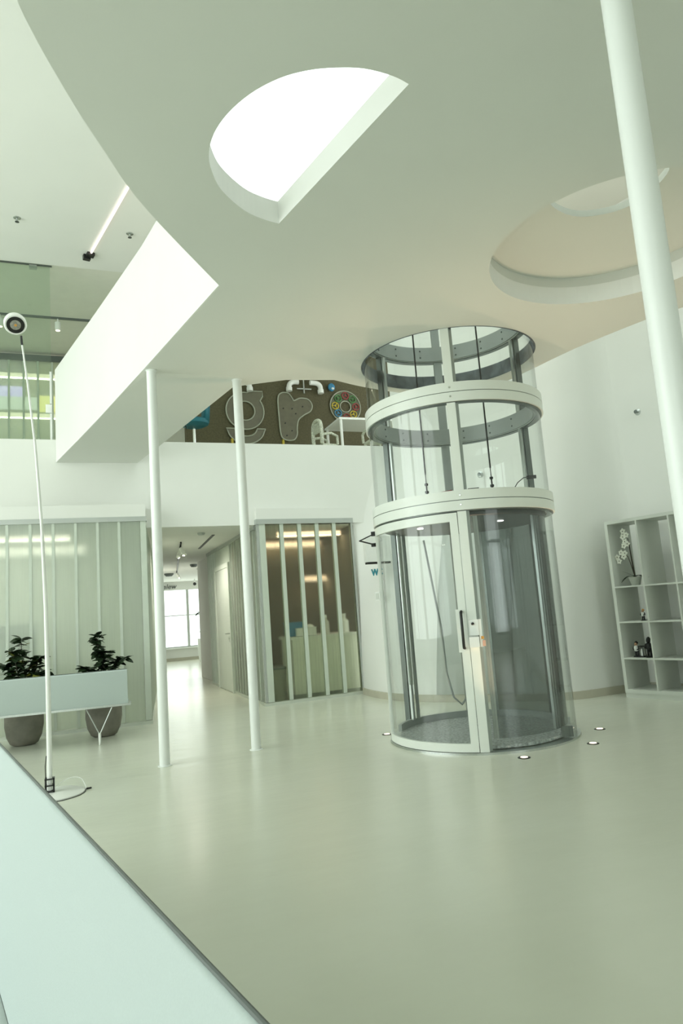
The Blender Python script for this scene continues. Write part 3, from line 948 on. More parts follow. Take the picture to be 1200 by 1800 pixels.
# ================================================================== OFFICE GLASS, LEFT
def channel_wall(root, o, u, n, width, z0, z1, matp, count, flange=0.05, rib=True, ribw=0.018):
    """row of upright channel-glass planks; o = start, u along, n outwards (towards the lobby)"""
    o = Vector(o); u = Vector(u).normalized(); n = Vector(n).normalized()
    mb = MB()
    g = 0.004
    mb.obox((0, 0, 0), (1, 0, 0), (0, 1, 0), (0, 0, 1), g, width - g, -0.006, 0, z0, z1)
    mb.obox((0, 0, 0), (1, 0, 0), (0, 1, 0), (0, 0, 1), g, g + 0.006, -flange, -0.006, z0, z1)
    mb.obox((0, 0, 0), (1, 0, 0), (0, 1, 0), (0, 0, 1), width - g - 0.006, width - g, -flange, -0.006, z0, z1)
    first = None
    rb = None
    rot = Matrix(((u.x, n.x, 0, 0), (u.y, n.y, 0, 0), (0, 0, 1, 0), (0, 0, 0, 1)))
    for k in range(count):
        M4 = Matrix.Translation(o + u * (k * width)) @ rot
        if first is None:
            ob = mb.build('glass_plank', matp)
            first = ob.data
            ob.matrix_basis = M4
            attach(ob, root)
        else:
            ob = instance('glass_plank', first, M4, root)
        if rib:
            if rb is None:
                m2 = MB().box(-ribw, ribw, -flange, 0.004, z0, z1)
                r_ = m2.build('joint_rib', M_seam)
                rb = r_.data
                r_.matrix_basis = M4
                attach(r_, root)
            else:
                instance('joint_rib', rb, M4, root)
uL = Vector((0.9985, -0.055, 0)).normalized()
nL = Vector((uL.y, -uL.x, 0))
oL = Vector((0.862, 9.62, 0))
gl = thing('glass_partition', 'milky channel-glass office front behind the long bench', 'partition', oL - uL * 2)
WL = 0.2757
cnt = 14
channel_wall(gl, oL - uL * (WL * cnt + 0.075), uL, nL, WL, 0.05, 2.70, M_chanL, cnt)
MB().obox(oL, uL, nL, (0, 0, 1), -0.075, 0.0, -0.06, 0.0, 0.05, 2.70).build('corner_plank', M_seam, gl)
MB().obox(oL, uL, nL, (0, 0, 1), -WL * cnt - 0.1, 0.012, -0.11, 0.018, 2.70, 2.765).build('header', M_header, gl)
MB().obox(oL, uL, nL, (0, 0, 1), -WL * cnt - 0.1, 0.01, -0.08, 0.022, 0.0, 0.045).build('sill', M_sill, gl)
# white bulkhead over the office
mb = MB().obox(oL, uL, nL, (0, 0, 1), -6.5, 0.0, -0.55, 0.004, 2.765, 2.94)
attach(mb.build('bulkhead', M_wall), wf)
# side of the office along the corridor
uS = Vector((0.115, 0.993, 0)).normalized()
nS = Vector((uS.y, -uS.x, 0))
gs = thing('glass_partition', 'channel-glass office side running down the corridor on the left', 'partition', oL + uS * 2)
channel_wall(gs, oL + uS * 0.05, uS, nS, 0.33, 0.05, 2.64, M_chanL, 13)
MB().obox(oL, uS, nS, (0, 0, 1), 0.05, 4.4, -0.07, 0.012, 0.0, 0.045).build('sill', M_sill, gs)
mb = MB().obox(oL + uS * 4.4, uS, nS, (0, 0, 1), 0.0, 10.3, -0.15, 0.0, 0.0, 2.66)
struct(mb.build('wall_corridor_left', M_wall), 'white left wall of the far corridor', 'wall')
# inside the left office
mb = MB().box(-7, 0.8, 12.6, 12.75, 0, 2.66)
struct(mb.build('wall_office_back', M_lit), 'pale back wall of the glass office', 'wall')
def lamp_strip(label, p0, p1, r, matl, power, col, group=None, drop=0.0):
    p0 = Vector(p0); p1 = Vector(p1)
    t = thing('linear_lamp', label, 'lamp', (p0 + p1) / 2, group)
    MB().tube([p0, p1], r, 8).build('light_tube', matl, t)
    d = (p1 - p0).normalized()
    MB().obox(p0 + Vector((0, 0, r)), d, d.cross(Vector((0, 0, 1))), (0, 0, 1), 0, (p1 - p0).length, -r, r, 0, 0.02).build('housing', M_white, t)
    if power:
        l = bpy.data.lights.new('tube_glow', 'AREA')
        l.shape = 'RECTANGLE'
        l.size = (p1 - p0).length
        l.size_y = 0.1
        l.energy = power
        l.color = col
        o = bpy.data.objects.new('tube_glow', l)
        COL.objects.link(o)
        o.location = (p0 + p1) / 2 - Vector((0, 0, r + 0.02))
        o.rotation_euler = (0, 0, math.atan2(d.y, d.x))
        attach(o, t)
    return t
lamp_strip('linear ceiling lamp behind the milky office glass, the higher one', (-3.0, 10.35, 2.62), (-0.12, 10.45, 2.62), 0.018, M_warmw, 14, (1, 0.96, 0.86), 'office lamp tubes')
lamp_strip('linear ceiling lamp behind the milky office glass, the lower one', (-3.0, 11.6, 2.58), (0.10, 11.6, 2.58), 0.018, M_warmw, 14, (1, 0.96, 0.86), 'office lamp tubes')
MB_ = MB().box(-1.9, -0.55, 10.30, 10.34, 0.72, 1.42)
w = MB_.build('display_board', M_board)
tag(w, 'grey-blue board seen through the milky office glass', 'board')
mb = MB().box(-1.86, -1.80, 10.28, 10.36, 0, 0.72).box(-0.66, -0.60, 10.28, 10.36, 0, 0.72)
mb.build('board_leg', M_alu, w)

# ================================================================== KITCHEN GLASS, RIGHT
gr = thing('glass_partition', 'clearer channel-glass kitchen front left of the elevator', 'partition', (3.3, 10.04, 0))
oR = Vector((2.49, 9.925, 0))
uR = Vector((1.565, 0.085, 0)).normalized()
nR = Vector((uR.y, -uR.x, 0))
WR = 0.290
mb = MB()
channel_wall(gr, oR + uR * 0.10, uR, nR, WR, 0.05, 2.66, M_chanR, 5, ribw=0.03)
MB().obox(oR, uR, nR, (0, 0, 1), 0.035, 0.088, -0.06, 0.003, 0.05, 2.66).build('corner_plank', M_seam, gr)
MB().obox(oR, uR, nR, (0, 0, 1), 0.0, 0.033, -0.06, 0.0, 0.05, 2.66).build('corner_post', M_header, gr)
MB().obox(oR, uR, nR, (0, 0, 1), 1.551, 1.585, -0.06, 0.004, 0.05, 2.66).build('end_post', M_header, gr)
MB().obox(oR, uR, nR, (0, 0, 1), -0.01, 1.59, -0.11, 0.02, 2.66, 2.735).build('header', M_header, gr)
MB().obox(oR, uR, nR, (0, 0, 1), -0.01, 1.59, -0.08, 0.02, 0.0, 0.045).build('sill', M_sill, gr)
mb = MB().obox(oR, uR, nR, (0, 0, 1), 0.0, 1.57, -0.20, 0.010, 2.735, 2.90)
attach(mb.build('bulkhead', M_wall), wf)
# corridor side
gc = thing('glass_partition', 'ribbed channel-glass wall beside the white corridor door', 'partition', (2.5, 11, 0))
channel_wall(gc, (2.50, 12.05, 0), (0, -1, 0), (-1, 0, 0), 0.20, 0.05, 2.60, M_chanL, 10)
MB().box(2.485, 2.56, 10.05, 14.3, 0.0, 0.045).build('sill', M_sill, gc)
MB().box(2.475, 2.58, 10.05, 14.3, 2.60, 2.66).build('header', M_header, gc)
channel_wall(gc, (2.50, 14.3, 0), (0, -1, 0), (-1, 0, 0), 0.2125, 0.05, 2.60, M_chanL, 4)
MB().box(2.5, 2.53, 12.06, 13.44, 2.30, 2.60).build('over_door_panel', M_seam, gc)
# the door
dr = thing('door_1', 'white corridor door with lever handle', 'door', (2.5, 12.75, 0))
dr['kind'] = 'structure'
lf = MB().box(2.475, 2.52, 12.14, 13.36, 0.012, 2.20).build('door_leaf', M_door, dr)
mb = MB().box(2.46, 2.53, 12.07, 12.135, 0, 2.29).box(2.46, 2.53, 13.365, 13.43, 0, 2.29).box(2.46, 2.53, 12.136, 13.364, 2.205, 2.29)
mb.build('door_frame', M_door, dr)
h_ = MB().tube([(2.475, 12.22, 1.03), (2.43, 12.22, 1.03), (2.425, 12.24, 1.03), (2.425, 12.36, 1.03)], 0.011, 8).build('handle', M_alu, lf, True)
MB().lathe([(0.022, 0), (0.022, 0.008)], (2.475, 12.22, 0.90), 12, (-1, 0, 0)).build('lock_rose', M_alu, lf)
# kitchen interior
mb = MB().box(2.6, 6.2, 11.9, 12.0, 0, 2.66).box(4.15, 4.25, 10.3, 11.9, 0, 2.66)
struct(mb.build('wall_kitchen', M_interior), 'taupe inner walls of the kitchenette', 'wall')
ct = thing('kitchen_counter', 'pale kitchen counter behind the clearer channel glass', 'counter', (3.58, 10.5, 0))
MB().box(3.02, 4.13, 10.20, 10.80, 0.08, 0.90).build('body', M_counter, ct)
MB().box(2.99, 4.14, 10.18, 10.84, 0.90, 0.94).build('worktop', M_white, ct)
MB().box(3.05, 4.12, 10.32, 10.78, 0.0, 0.08).build('plinth', M_header, ct)
def bottle(name, label, pos, h, r, matb, cap):
    t = thing(name, label, 'bottle' if name == 'bottle' else 'container', pos, 'things on the kitchen counter')
    MB().lathe([(r * 0.95, 0), (r, 0.01), (r, h * 0.62), (r * 0.45, h * 0.75), (r * 0.4, h * 0.85)], pos, 18).build('body', matb, t, True)
    MB().lathe([(r * 0.46, h * 0.85), (r * 0.46, h)], pos, 14).build('cap', cap, t)
bottle('bottle', 'white bottle on the counter, nearest the end post', (3.98, 10.45, 0.94), 0.30, 0.075, M_white, M_white)
bottle('bottle', 'slimmer grey-white bottle in the middle of the counter', (3.66, 10.45, 0.94), 0.30, 0.055, mat('grey_white_plastic', (0.6, 0.6, 0.52), 0.5), M_white)
w = MB().box(3.02, 3.26, 10.36, 10.6, 0.945, 1.13).build('storage_box', M_blue)
tag(w, 'dark blue box at the left end of the counter', 'box')
MB().box(3.01, 3.27, 10.35, 10.61, 1.131, 1.16).build('lid', M_blue, w)
w = MB().box(3.12, 3.44, 10.27, 10.345, 0.945, 1.06).build('white_tray', M_white)
tag(w, 'low white tray in front of the blue box', 'tray')
MB().box(3.11, 3.45, 10.262, 10.349, 1.061, 1.068).build('rim', M_white, w)
w = MB().ball((3.40, 10.47, 1.03), 0.085, 14, (1.0, 1, 1)).build('white_bowl', M_white, None, True)
tag(w, 'round white bowl beside the blue box', 'bowl')
bn = thing('waste_bin', 'grey waste bin left of the kitchen counter', 'bin', (2.80, 10.42, 0))
MB().lathe([(0.13, 0), (0.15, 0.46), (0.15, 0.47), (0.13, 0.47)], (2.80, 10.42, 0), 22).build('body', M_bin, bn, True)
MB().lathe([(0.155, 0.471), (0.155, 0.50), (0.10, 0.53)], (2.80, 10.42, 0), 22).build('lid', M_trim_edgeshade, bn, True)
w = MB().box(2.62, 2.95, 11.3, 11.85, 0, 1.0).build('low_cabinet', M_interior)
tag(w, 'low taupe cabinet at the back of the kitchenette', 'cabinet')
MB().box(2.615, 2.955, 11.29, 11.86, 1.001, 1.03).build('top', M_bin, w)
lamp_strip('warm linear lamp high behind the kitchen glass', (3.02, 10.7, 2.60), (4.12, 10.7, 2.60), 0.02, M_warm, 3, (1, 0.8, 0.58), 'kitchen lamp tubes')
lamp_strip('warm linear lamp at the back of the kitchenette, under the ceiling', (2.65, 11.8, 2.55), (4.12, 11.8, 2.55), 0.018, M_warm, 2.5, (1, 0.8, 0.58), 'kitchen lamp tubes')
lamp_strip('warm shelf lamp on the right side of the kitchenette', (3.70, 11.6, 1.90), (4.13, 11.6, 1.90), 0.014, M_warm, 1, (1, 0.8, 0.58), 'kitchen lamp tubes')

# ================================================================== CORRIDOR
fw = MB()
fw.box(-1, 2.35, 24.0, 24.2, 0, 2.66).box(2.35, 5.9, 24.0, 24.2, 0, 0.44).box(2.35, 5.9, 24.0, 24.2, 2.38, 2.66).box(5.9, 9.5, 24.0, 24.2, 0, 2.66)
struct(fw.build('wall_corridor_end', M_wall), 'white wall at the far end of the corridor', 'wall')
mb = MB().box(2.0, 6.0, 23.97, 24.0, 0, 0.1)
struct(mb.build('baseboard_corridor', M_base), 'beige skirting at the corridor end', 'baseboard')
ww = thing('window_20', 'bright window at the far end of the corridor', 'window', (4.1, 24.0, 0.44))
ww['kind'] = 'structure'
for a0, a1 in ((2.35, 3.42), (3.50, 4.55), (4.63, 5.9)):
    for z0, z1 in ((0.46, 1.50), (1.53, 2.38)):
        MB().box(a0, a1, 24.10, 24.11, z0, z1).build('pane', M_window, ww)
mb = MB().box(2.35, 5.9, 24.04, 24.14, 0.44, 0.47).box(3.42, 3.50, 24.04, 24.14, 0.47, 2.38).box(4.55, 4.63, 24.04, 24.14, 0.47, 2.38).box(2.35, 5.9, 24.06, 24.12, 1.50, 1.53)
mb.build('window_frame', M_header, ww)
MB().box(2.3, 5.95, 23.86, 24.05, 0.40, 0.44).build('window_sill', M_white, ww)
mb = MB().box(3.40, 3.80, 20.55, 20.9, 0, 2.66)
pw = struct(mb.build('wall_corridor_pillar', M_wall), 'white pillar near the corridor end', 'pillar')
mb = MB().box(3.8, 9.5, 20.55, 20.7, 0, 2.66).box(2.62, 2.75, 14.3, 16.4, 0, 2.66)
struct(mb.build('wall_corridor_right', M_wall), 'white right wall of the far corridor', 'wall')
fp = thing('potted_plant', 'small potted plant by the pillar at the corridor end', 'plant', (3.55, 22.6, 0))
MB().lathe([(0.16, 0), (0.2, 0.3), (0.2, 0.72), (0.17, 0.72)], (3.72, 22.6, 0), 18).build('pot', M_white, fp, True)
for cz, cx in ((1.55, 3.62), (1.02, 3.74)):
    mb = MB()
    for k in range(9):
        a = k * 0.7
        leaf_blade(mb, (cx, 22.6, cz), (math.cos(a), 0.6 * math.sin(a), 0.4 * math.sin(k * 1.7)), 0.2, 0.05, 0.4)
    mb.build('foliage', M_leaf, fp)
MB().tube([(3.72, 22.6, 0.7), (3.70, 22.6, 1.1), (3.62, 22.6, 1.55)], 0.012, 6).build('stem', M_stem, fp)
def ceiling_item(name, label, cat, pos, prof, m_, group=None):
    w = MB().lathe(prof, pos, 24, (0, 0, -1)).build(name, m_, None, True)
    return tag(w, label, cat, group)
ceiling_item('smoke_detector', 'round detector on the corridor ceiling, nearest', 'detector', (1.80, 10.75, 2.66), [(0.06, 0), (0.06, 0.02), (0.045, 0.04), (0.02, 0.042)], M_header, 'corridor ceiling detectors')
ceiling_item('smoke_detector', 'round dark detector on the corridor ceiling, right of the track', 'detector', (2.60, 16.8, 2.66), [(0.09, 0), (0.09, 0.03), (0.06, 0.07), (0.02, 0.075)], M_trim_edgeshade, 'corridor ceiling detectors')
ceiling_item('smoke_detector', 'round dark detector on the corridor ceiling, left of the track', 'detector', (2.35, 19.7, 2.66), [(0.13, 0), (0.13, 0.03), (0.08, 0.08), (0.02, 0.085)], M_trim_edgeshade, 'corridor ceiling detectors')
w = MB().obox((2.049, 11.056, 2.66), (0.049, 0.999, 0), (0.999, -0.049, 0), (0, 0, 1), 0, 2.1, -0.022, 0.022, -0.008, 0.0).build('slot_diffuser', M_black)
tag(w, 'black slot in the corridor ceiling close to the lintel', 'vent')
w = MB().box(2.92, 3.0, 17.0, 18.4, 2.652, 2.66).build('slot_diffuser', M_black)
tag(w, 'short black slot in the corridor ceiling farther down', 'vent')
tk = thing('track_light', 'black ceiling track with two white spots in the corridor', 'track light', (1.8, 13, 2.66))
MB().tube([(1.64, 11.9, 2.645), (2.55, 19.6, 2.645)], 0.016, 6).build('rail', M_black, tk)
for (x, y), dx in (((1.66, 12.1), 0.05), ((1.70, 12.5), -0.05), ((2.40, 18.4), 0.06)):
    s = MB().tube([(x, y, 2.56), (x + dx, y - 0.1, 2.44)], 0.036, 12).build('spot_head', M_white, tk)
    MB().tube([(x, y, 2.64), (x, y, 2.55)], 0.01, 6).build('spot_stem', M_black, s)
    l = bpy.data.lights.new('spot_beam', 'SPOT')
    l.energy = 50
    l.spot_size = R(160)
    l.spot_blend = 0.9
    l.color = (1.0, 0.95, 0.82)
    l.shadow_soft_size = 0.05
    o = bpy.data.objects.new('spot_beam', l)
    COL.objects.link(o)
    o.location = (x + dx * 1.3, y - 0.13, 2.40)
    o.rotation_euler = (0, R(35) if dx > 0 else R(-25), 0)
    attach(o, tk)
w = MB().ball((3.55, 22.9, 2.50), 0.055, 12).build('dome_camera', M_black, None, True)
tag(w, 'black dome camera near the far window', 'camera')
MB().lathe([(0.02, 0), (0.02, 0.13)], (3.55, 22.9, 2.53), 8).build('stem', M_white, w)
def text_mesh(name, body, size, depth, matrix, material, bold=0.0, shear=0.0):
    cu = bpy.data.curves.new(name, 'FONT')
    cu.body = body
    cu.size = size
    cu.extrude = depth
    cu.offset = bold
    cu.shear = shear
    cu.align_x = 'CENTER'
    tmp = bpy.data.objects.new(name + '_tmp', cu)
    COL.objects.link(tmp)
    dg = bpy.context.evaluated_depsgraph_get()
    me = bpy.data.meshes.new_from_object(tmp.evaluated_get(dg))
    bpy.data.objects.remove(tmp, do_unlink=True)
    me.materials.clear()
    me.materials.append(material)
    o = bpy.data.objects.new(name, me)
    COL.objects.link(o)
    o.matrix_basis = matrix
    return o
def face_matrix(pos, right, up):
    r = Vector(right).normalized(); u = Vector(up).normalized(); n = r.cross(u)
    return Matrix(((r.x, u.x, n.x, pos[0]), (r.y, u.y, n.y, pos[1]), (r.z, u.z, n.z, pos[2]), (0, 0, 0, 1)))
w = text_mesh('wall_lettering', 'salew', 0.24, 0.006, face_matrix((2.82, 23.985, 2.43), (1, 0, 0), (0, 0, 1)), M_trim_edgeshade, 0.0, 0.2)
tag(w, 'small dark script lettering above the far window', 'sign')

# ================================================================== BENCHES AND PLANTS
def bench(label, origin, ang, x0, x1, legs, group):
    """local x along the bench, y towards the seat, backrest rising from y=0 and leaning to -y"""
    t = thing('bench', label, 'bench', origin, group)
    ca, sa = math.cos(ang), math.sin(ang)
    ux = Vector((ca, sa, 0)); uy = Vector((-sa, ca, 0)); uz = Vector((0, 0, 1))
    o = Vector(origin)
    lean = 0.15
    bd = (uz * 0.385 - uy * lean)
    bl_ = bd.length
    bd.normalize()
    bn_ = ux.cross(bd)
    B = o + uz * 0.43
    # backrest: rounded slab profile swept along the length
    th = 0.013
    prof = []
    for k in range(7):
        a = PI * k / 6
        prof.append((th * math.cos(a), bl_ - th + th * math.sin(a)))
    prof += [(-th, 0.0), (th, 0.0)]
    mb = MB()
    vs = [B + ux * x + bn_ * p + bd * q_ for x in (x0, x1) for p, q_ in prof]
    n = len(prof)
    mb.add(vs, [tuple(range(n)), tuple(range(2 * n - 1, n - 1, -1))] + [(i, (i + 1) % n, n + (i + 1) % n, n + i) for i in range(n)])
    bk_ = mb.build('backrest', M_bench, t, True)
    MB().tube([B + bd * (bl_ + 0.001) - bn_ * 0.004 + ux * x0, B + bd * (bl_ + 0.001) - bn_ * 0.004 + ux * x1], 0.0045, 8).build('piping', M_trim_edgeshade, bk_, True)  # dark strip drawn as the shade along the rounded top edge
    MB().obox(o, ux, uy, uz, x0, x1, 0.012, 0.46, 0.405, 0.43).build('seat', M_bench, t)
    MB().obox(o, ux, uy, uz, x0 - 0.02, x1 + 0.03, -0.022, 0.0105, 0.405, 0.428).build('rail', M_alu, t)
    MB().obox(o, ux, uy, uz, x0 - 0.02, x1 + 0.03, 0.44, 0.47, 0.380, 0.404).build('rail', M_alu, t)
    for lx in legs:
        for yy in (0.02,):
            f = o + ux * lx + uy * yy
            lg = MB().tube([f + uz * 0.11, f + ux * -0.135 + uz * 0.395], 0.0062, 8).tube([f + uz * 0.11, f + ux * 0.135 + uz * 0.395], 0.0062, 8).build('leg', M_alu, t)
            MB().lathe([(0.009, 0.0), (0.015, 0.09), (0.014, 0.13)], f, 12).build('foot', M_white, lg, True)
    return t
bench('long pale bench seen from behind in front of the potted plants', (-1.3, 8.535, 0), R(-4.5), -2.0, 1.80, (-1.3, 1.487), 'pale upholstered benches')
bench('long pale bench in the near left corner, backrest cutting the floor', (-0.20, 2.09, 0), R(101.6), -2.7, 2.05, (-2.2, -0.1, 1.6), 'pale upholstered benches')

# leaf mesh shared by the two shrubs
lm = MB()
vs = []
NL = 5
for i in range(NL + 1):
    t = i / NL
    wv = 0.30 * math.sin(PI * (0.06 + 0.9 * t)) ** 0.9
    vs += [(t, -wv, -0.25 * t * t + 0.10 * wv), (t, 0, -0.25 * t * t), (t, wv, -0.25 * t * t + 0.10 * wv)]
lf_f = []
for i in range(NL):
    lf_f += [(i * 3, i * 3 + 1, i * 3 + 4, i * 3 + 3), (i * 3 + 1, i * 3 + 2, i * 3 + 5, i * 3 + 4)]
leaf_meshes = []
for mm_ in (M_leaf, M_leaf2):
    me = bpy.data.meshes.new('leaf')
    me.from_pydata(vs, [], lf_f)
    me.update()
    me.materials.append(mm_)
    leaf_meshes.append(me)
def shrub(label, x, y, r, seed, branches, yellow):
    rnd = random.Random(seed)
    t = thing('potted_ficus', label, 'potted plant', (x, y, 0), 'bushy plants in grey clay pots')
    h = 0.50
    MB().lathe([(r * 0.55, 0.0), (r * 0.72, 0.02), (r * 0.90, 0.10), (r, 0.22), (r, 0.34), (r * 0.92, h), (r * 0.84, h), (r * 0.86, h - 0.05)], (x, y, 0), 36).build('pot', M_pot, t, True)
    MB().lathe([(r * 0.85, h - 0.06), (0.01, h - 0.04)], (x, y, 0), 24).build('soil', M_soil, t)
    for bi, pts in enumerate(branches):
        P3 = [Vector((x + a, y + b, c)) for a, b, c in pts]
        br = MB().tube(P3, [0.011 - 0.008 * i / (len(P3) - 1) for i in range(len(P3))], 6).build('stem', M_stem, t)
        sm = spline([tuple(p) for p in P3], False, 10)
        for i, p in enumerate(sm):
            z = p[2]
            if z < 0.58:
                continue
            for rep in range(3):
                az = rnd.uniform(0, 2 * PI)
                pitch = rnd.uniform(-0.35, 0.7)
                L = rnd.uniform(0.08, 0.14)
                yw = 1 if (yellow and rnd.random() < 0.06) else 0
                Mx = Matrix.Translation(p) @ Matrix.Rotation(az, 4, 'Z') @ Matrix.Rotation(-pitch, 4, 'Y') @ Matrix.Rotation(rnd.uniform(-0.6, 0.6), 4, 'X') @ Matrix.Scale(L, 4)
                instance('leaf', leaf_meshes[yw], Mx, br)
shrub('bushy green plant in a grey clay pot behind the bench, nearer the picture edge', -0.64, 9.20, 0.215, 5,
      [[(0, 0, 0.45), (0.02, 0, 0.75), (-0.02, 0.02, 1.0), (-0.03, 0, 1.24)], [(0, 0, 0.45), (0.08, 0, 0.7), (0.14, 0.02, 0.9), (0.17, 0, 1.0)], [(0, 0, 0.45), (-0.07, 0, 0.7), (-0.14, -0.03, 0.86), (-0.22, 0, 0.93)],
       [(0, 0, 0.45), (0.06, -0.06, 0.65), (0.16, -0.1, 0.78), (0.22, -0.08, 0.82)], [(0, 0, 0.45), (-0.03, -0.08, 0.7), (-0.08, -0.12, 0.95), (-0.12, -0.1, 1.10)]], True)
shrub('bushy green plant in a grey clay pot behind the V-shaped bench leg', 0.25, 9.10, 0.212, 9,
      [[(0, 0, 0.45), (-0.02, 0, 0.8), (-0.05, 0.02, 1.05), (-0.06, 0, 1.20)], [(0, 0, 0.45), (0.07, 0, 0.72), (0.16, 0.02, 0.86), (0.26, 0, 0.90)], [(0, 0, 0.45), (-0.10, 0, 0.66), (-0.16, -0.03, 0.78), (-0.20, 0, 0.82)],
       [(0, 0, 0.45), (0.02, -0.06, 0.7), (0.0, -0.08, 0.9), (0.03, -0.08, 1.0)]], False)

# ================================================================== FLOOR LAMP
lp = thing('floor_lamp', 'very tall thin white floor lamp with a round head', 'floor lamp', (-0.25, 6.25, 0))
MB().lathe([(0.245, 0.0), (0.25, 0.004), (0.25, 0.012), (0.245, 0.016)], (-0.235, 6.22, 0), 48).build('base', M_white, lp, True)
MB().lathe([(0.243, -0.001), (0.258, 0.001), (0.258, 0.003)], (-0.235, 6.22, 0), 48).build('base_shadow_gap', M_black, lp)
fx, fy = -0.252, 6.285
mb = MB()
for a, b in ((-0.03, -0.03), (0.03, -0.03), (-0.03, 0.03), (0.03, 0.03)):
    mb.box(fx + a - 0.006, fx + a + 0.006, fy + b - 0.006, fy + b + 0.006, 0.016, 0.125)
for z in (0.016, 0.065, 0.115):
    mb.box(fx - 0.037, fx + 0.037, fy - 0.037, fy - 0.027, z, z + 0.010).box(fx - 0.037, fx + 0.037, fy + 0.027, fy + 0.037, z, z + 0.010)
    mb.box(fx - 0.037, fx - 0.027, fy - 0.037, fy + 0.037, z, z + 0.010).box(fx + 0.027, fx + 0.037, fy - 0.037, fy + 0.037, z, z + 0.010)
mb.build('clamp_cage', M_black, lp)
ppts = [(fx, fy, 0.03), (fx, fy, 0.25), (fx - 0.004, fy, 0.8), (fx - 0.015, fy, 1.5), (fx - 0.04, fy + 0.002, 2.2), (fx - 0.085, fy + 0.004, 2.9), (fx - 0.14, fy + 0.005, 3.45), (fx - 0.183, fy + 0.006, 3.80)]
MB().tube(ppts, [0.021, 0.021, 0.0195, 0.0165, 0.013, 0.0105, 0.0085, 0.007], 14).build('pole', M_white, lp, True)
MB().tube([ppts[-1], (fx - 0.190, fy + 0.006, 3.885)], 0.0095, 8).build('neck_joint', M_black, lp)
hc = Vector((-0.487, 6.287, 3.985))
ha = (Vector((0.0, 0.0, 1.3)) - hc).normalized()
ha = (ha + Vector((0.10, 0.0, -0.42))).normalized()
hd = MB().lathe([(0.060, -0.085), (0.086, -0.07), (0.093, -0.04), (0.093, 0.0), (0.086, 0.012), (0.074, 0.012)], hc, 36, ha).build('lamp_head', M_white, lp, True)
MB().lathe([(0.074, 0.0125), (0.074, 0.0145), (0.050, 0.0135)], hc, 30, ha).build('baffle', M_black, hd)
MB().lathe([(0.044, 0.0146), (0.042, 0.0165), (0.01, 0.019)], hc, 24, ha).build('lens', mat('lamp_lens', (0.30, 0.30, 0.26), 0.2, var=0.3, scale=60), hd)
MB().lathe([(0.012, 0.0192), (0.010, 0.021)], hc, 12, ha).build('led_chip', M_orange, hd)
cp = spline([(fx + 0.04, fy - 0.01, 0.05), (fx + 0.10, fy, 0.085), (fx + 0.17, fy, 0.105), (fx + 0.235, fy - 0.01, 0.09), (fx + 0.268, fy - 0.03, 0.035), (fx + 0.275, fy - 0.04, 0.008)], False, 6)
MB().tube(cp, 0.0035, 6).build('cord', M_white, lp, True)
MB().tube([(fx + 0.275, fy - 0.04, 0.008), (fx + 0.315, fy - 0.03, 0.007)], 0.007, 8).build('cord_sleeve', M_black, lp)
MB().tube([(fx - 0.03, fy, 0.12), (fx - 0.032, fy, 0.22), (fx - 0.024, fy, 0.30)], 0.004, 6).build('cord', M_black, lp)

# ================================================================== WALL FITTINGS BY THE ELEVATOR
wb = thing('wall_box', 'white box with a black lower edge on the wall left of the elevator', 'wall box', (4.12, 9.42, 1.95))
MB().box(4.00, 4.40, 9.36, 9.47, 1.975, 2.36).build('cover', M_white, wb)
MB().box(4.01, 4.39, 9.37, 9.46, 1.945, 1.974).build('lower_edge', M_black, wb)
nw = Vector((-0.9, -0.43, 0)).normalized()
rw = Vector((0.43, -0.9, 0)).normalized()
w = text_mesh('toilet_sign', 'WC', 0.135, 0.006, face_matrix((4.15, 9.36, 1.775), (0.35, -0.94, 0), (0, 0, 1)), M_tealt, 0.004)
tag(w, 'teal WC letters on the wall left of the elevator', 'sign')
sw = MB().obox((4.13, 9.36, 1.46), (0.5, -0.866, 0), (-0.866, -0.5, 0), (0, 0, 1), -0.04, 0.04, 0.0, 0.012, -0.065, 0.065).build('light_switch', M_white)
tag(sw, 'small white switch plate on the wall left of the elevator', 'switch')
MB().obox((4.13, 9.36, 1.46), (0.5, -0.866, 0), (-0.866, -0.5, 0), (0, 0, 1), -0.026, 0.026, 0.0125, 0.017, -0.045, 0.045).build('rocker', M_shelf, sw)

# ================================================================== SPRINKLERS, LED LINE, TRACKS
def sprinkler(label, pos, axis):
    t = thing('sprinkler', label, 'sprinkler', pos, 'small steel sprinklers')
    ax = Vector(axis).normalized()
    MB().lathe([(0.045, 0), (0.045, 0.004), (0.03, 0.012), (0.014, 0.014), (0.014, 0.05)], pos, 18, ax).build('escutcheon', M_alu, t, True)
    p = Vector(pos)
    MB().lathe([(0.024, 0.052), (0.026, 0.056), (0.005, 0.058)], p, 14, ax).build('deflector', M_alud, t)
sprinkler('steel sprinkler on the upper ceiling near the left picture edge', (-0.661, 8.862, ZC), (0, 0, -1))
sprinkler('steel sprinkler on the upper ceiling beside the glowing line', (0.712, 8.908, ZC), (0, 0, -1))
sprinkler('steel sprinkler high on the wall above the bookcase', (6.93, 6.74, 3.60), (-0.97, -0.24, 0))
sprinkler('steel sprinkler on the curving wall seen through the elevator', (5.36, 8.2, 3.06), (-0.78, -0.62, 0))
ld = thing('led_line', 'glowing LED line on the upper ceiling with a black end bracket', 'light', (0.4, 8.7, ZC))
a_ = Vector((0.232, 9.50, ZC)); b_ = Vector((1.05, 6.1, ZC))
dl = (b_ - a_).normalized()
sl = dl.cross(Vector((0, 0, 1)))
MB().obox(a_, dl, sl, (0, 0, 1), 0.0, (b_ - a_).length, -0.011, 0.011, -0.022, -0.002).build('light_strip', M_led, ld)
MB().obox(a_, dl, sl, (0, 0, 1), -0.09, 0.0, -0.05, 0.05, -0.045, -0.002).build('end_bracket', M_black, ld)
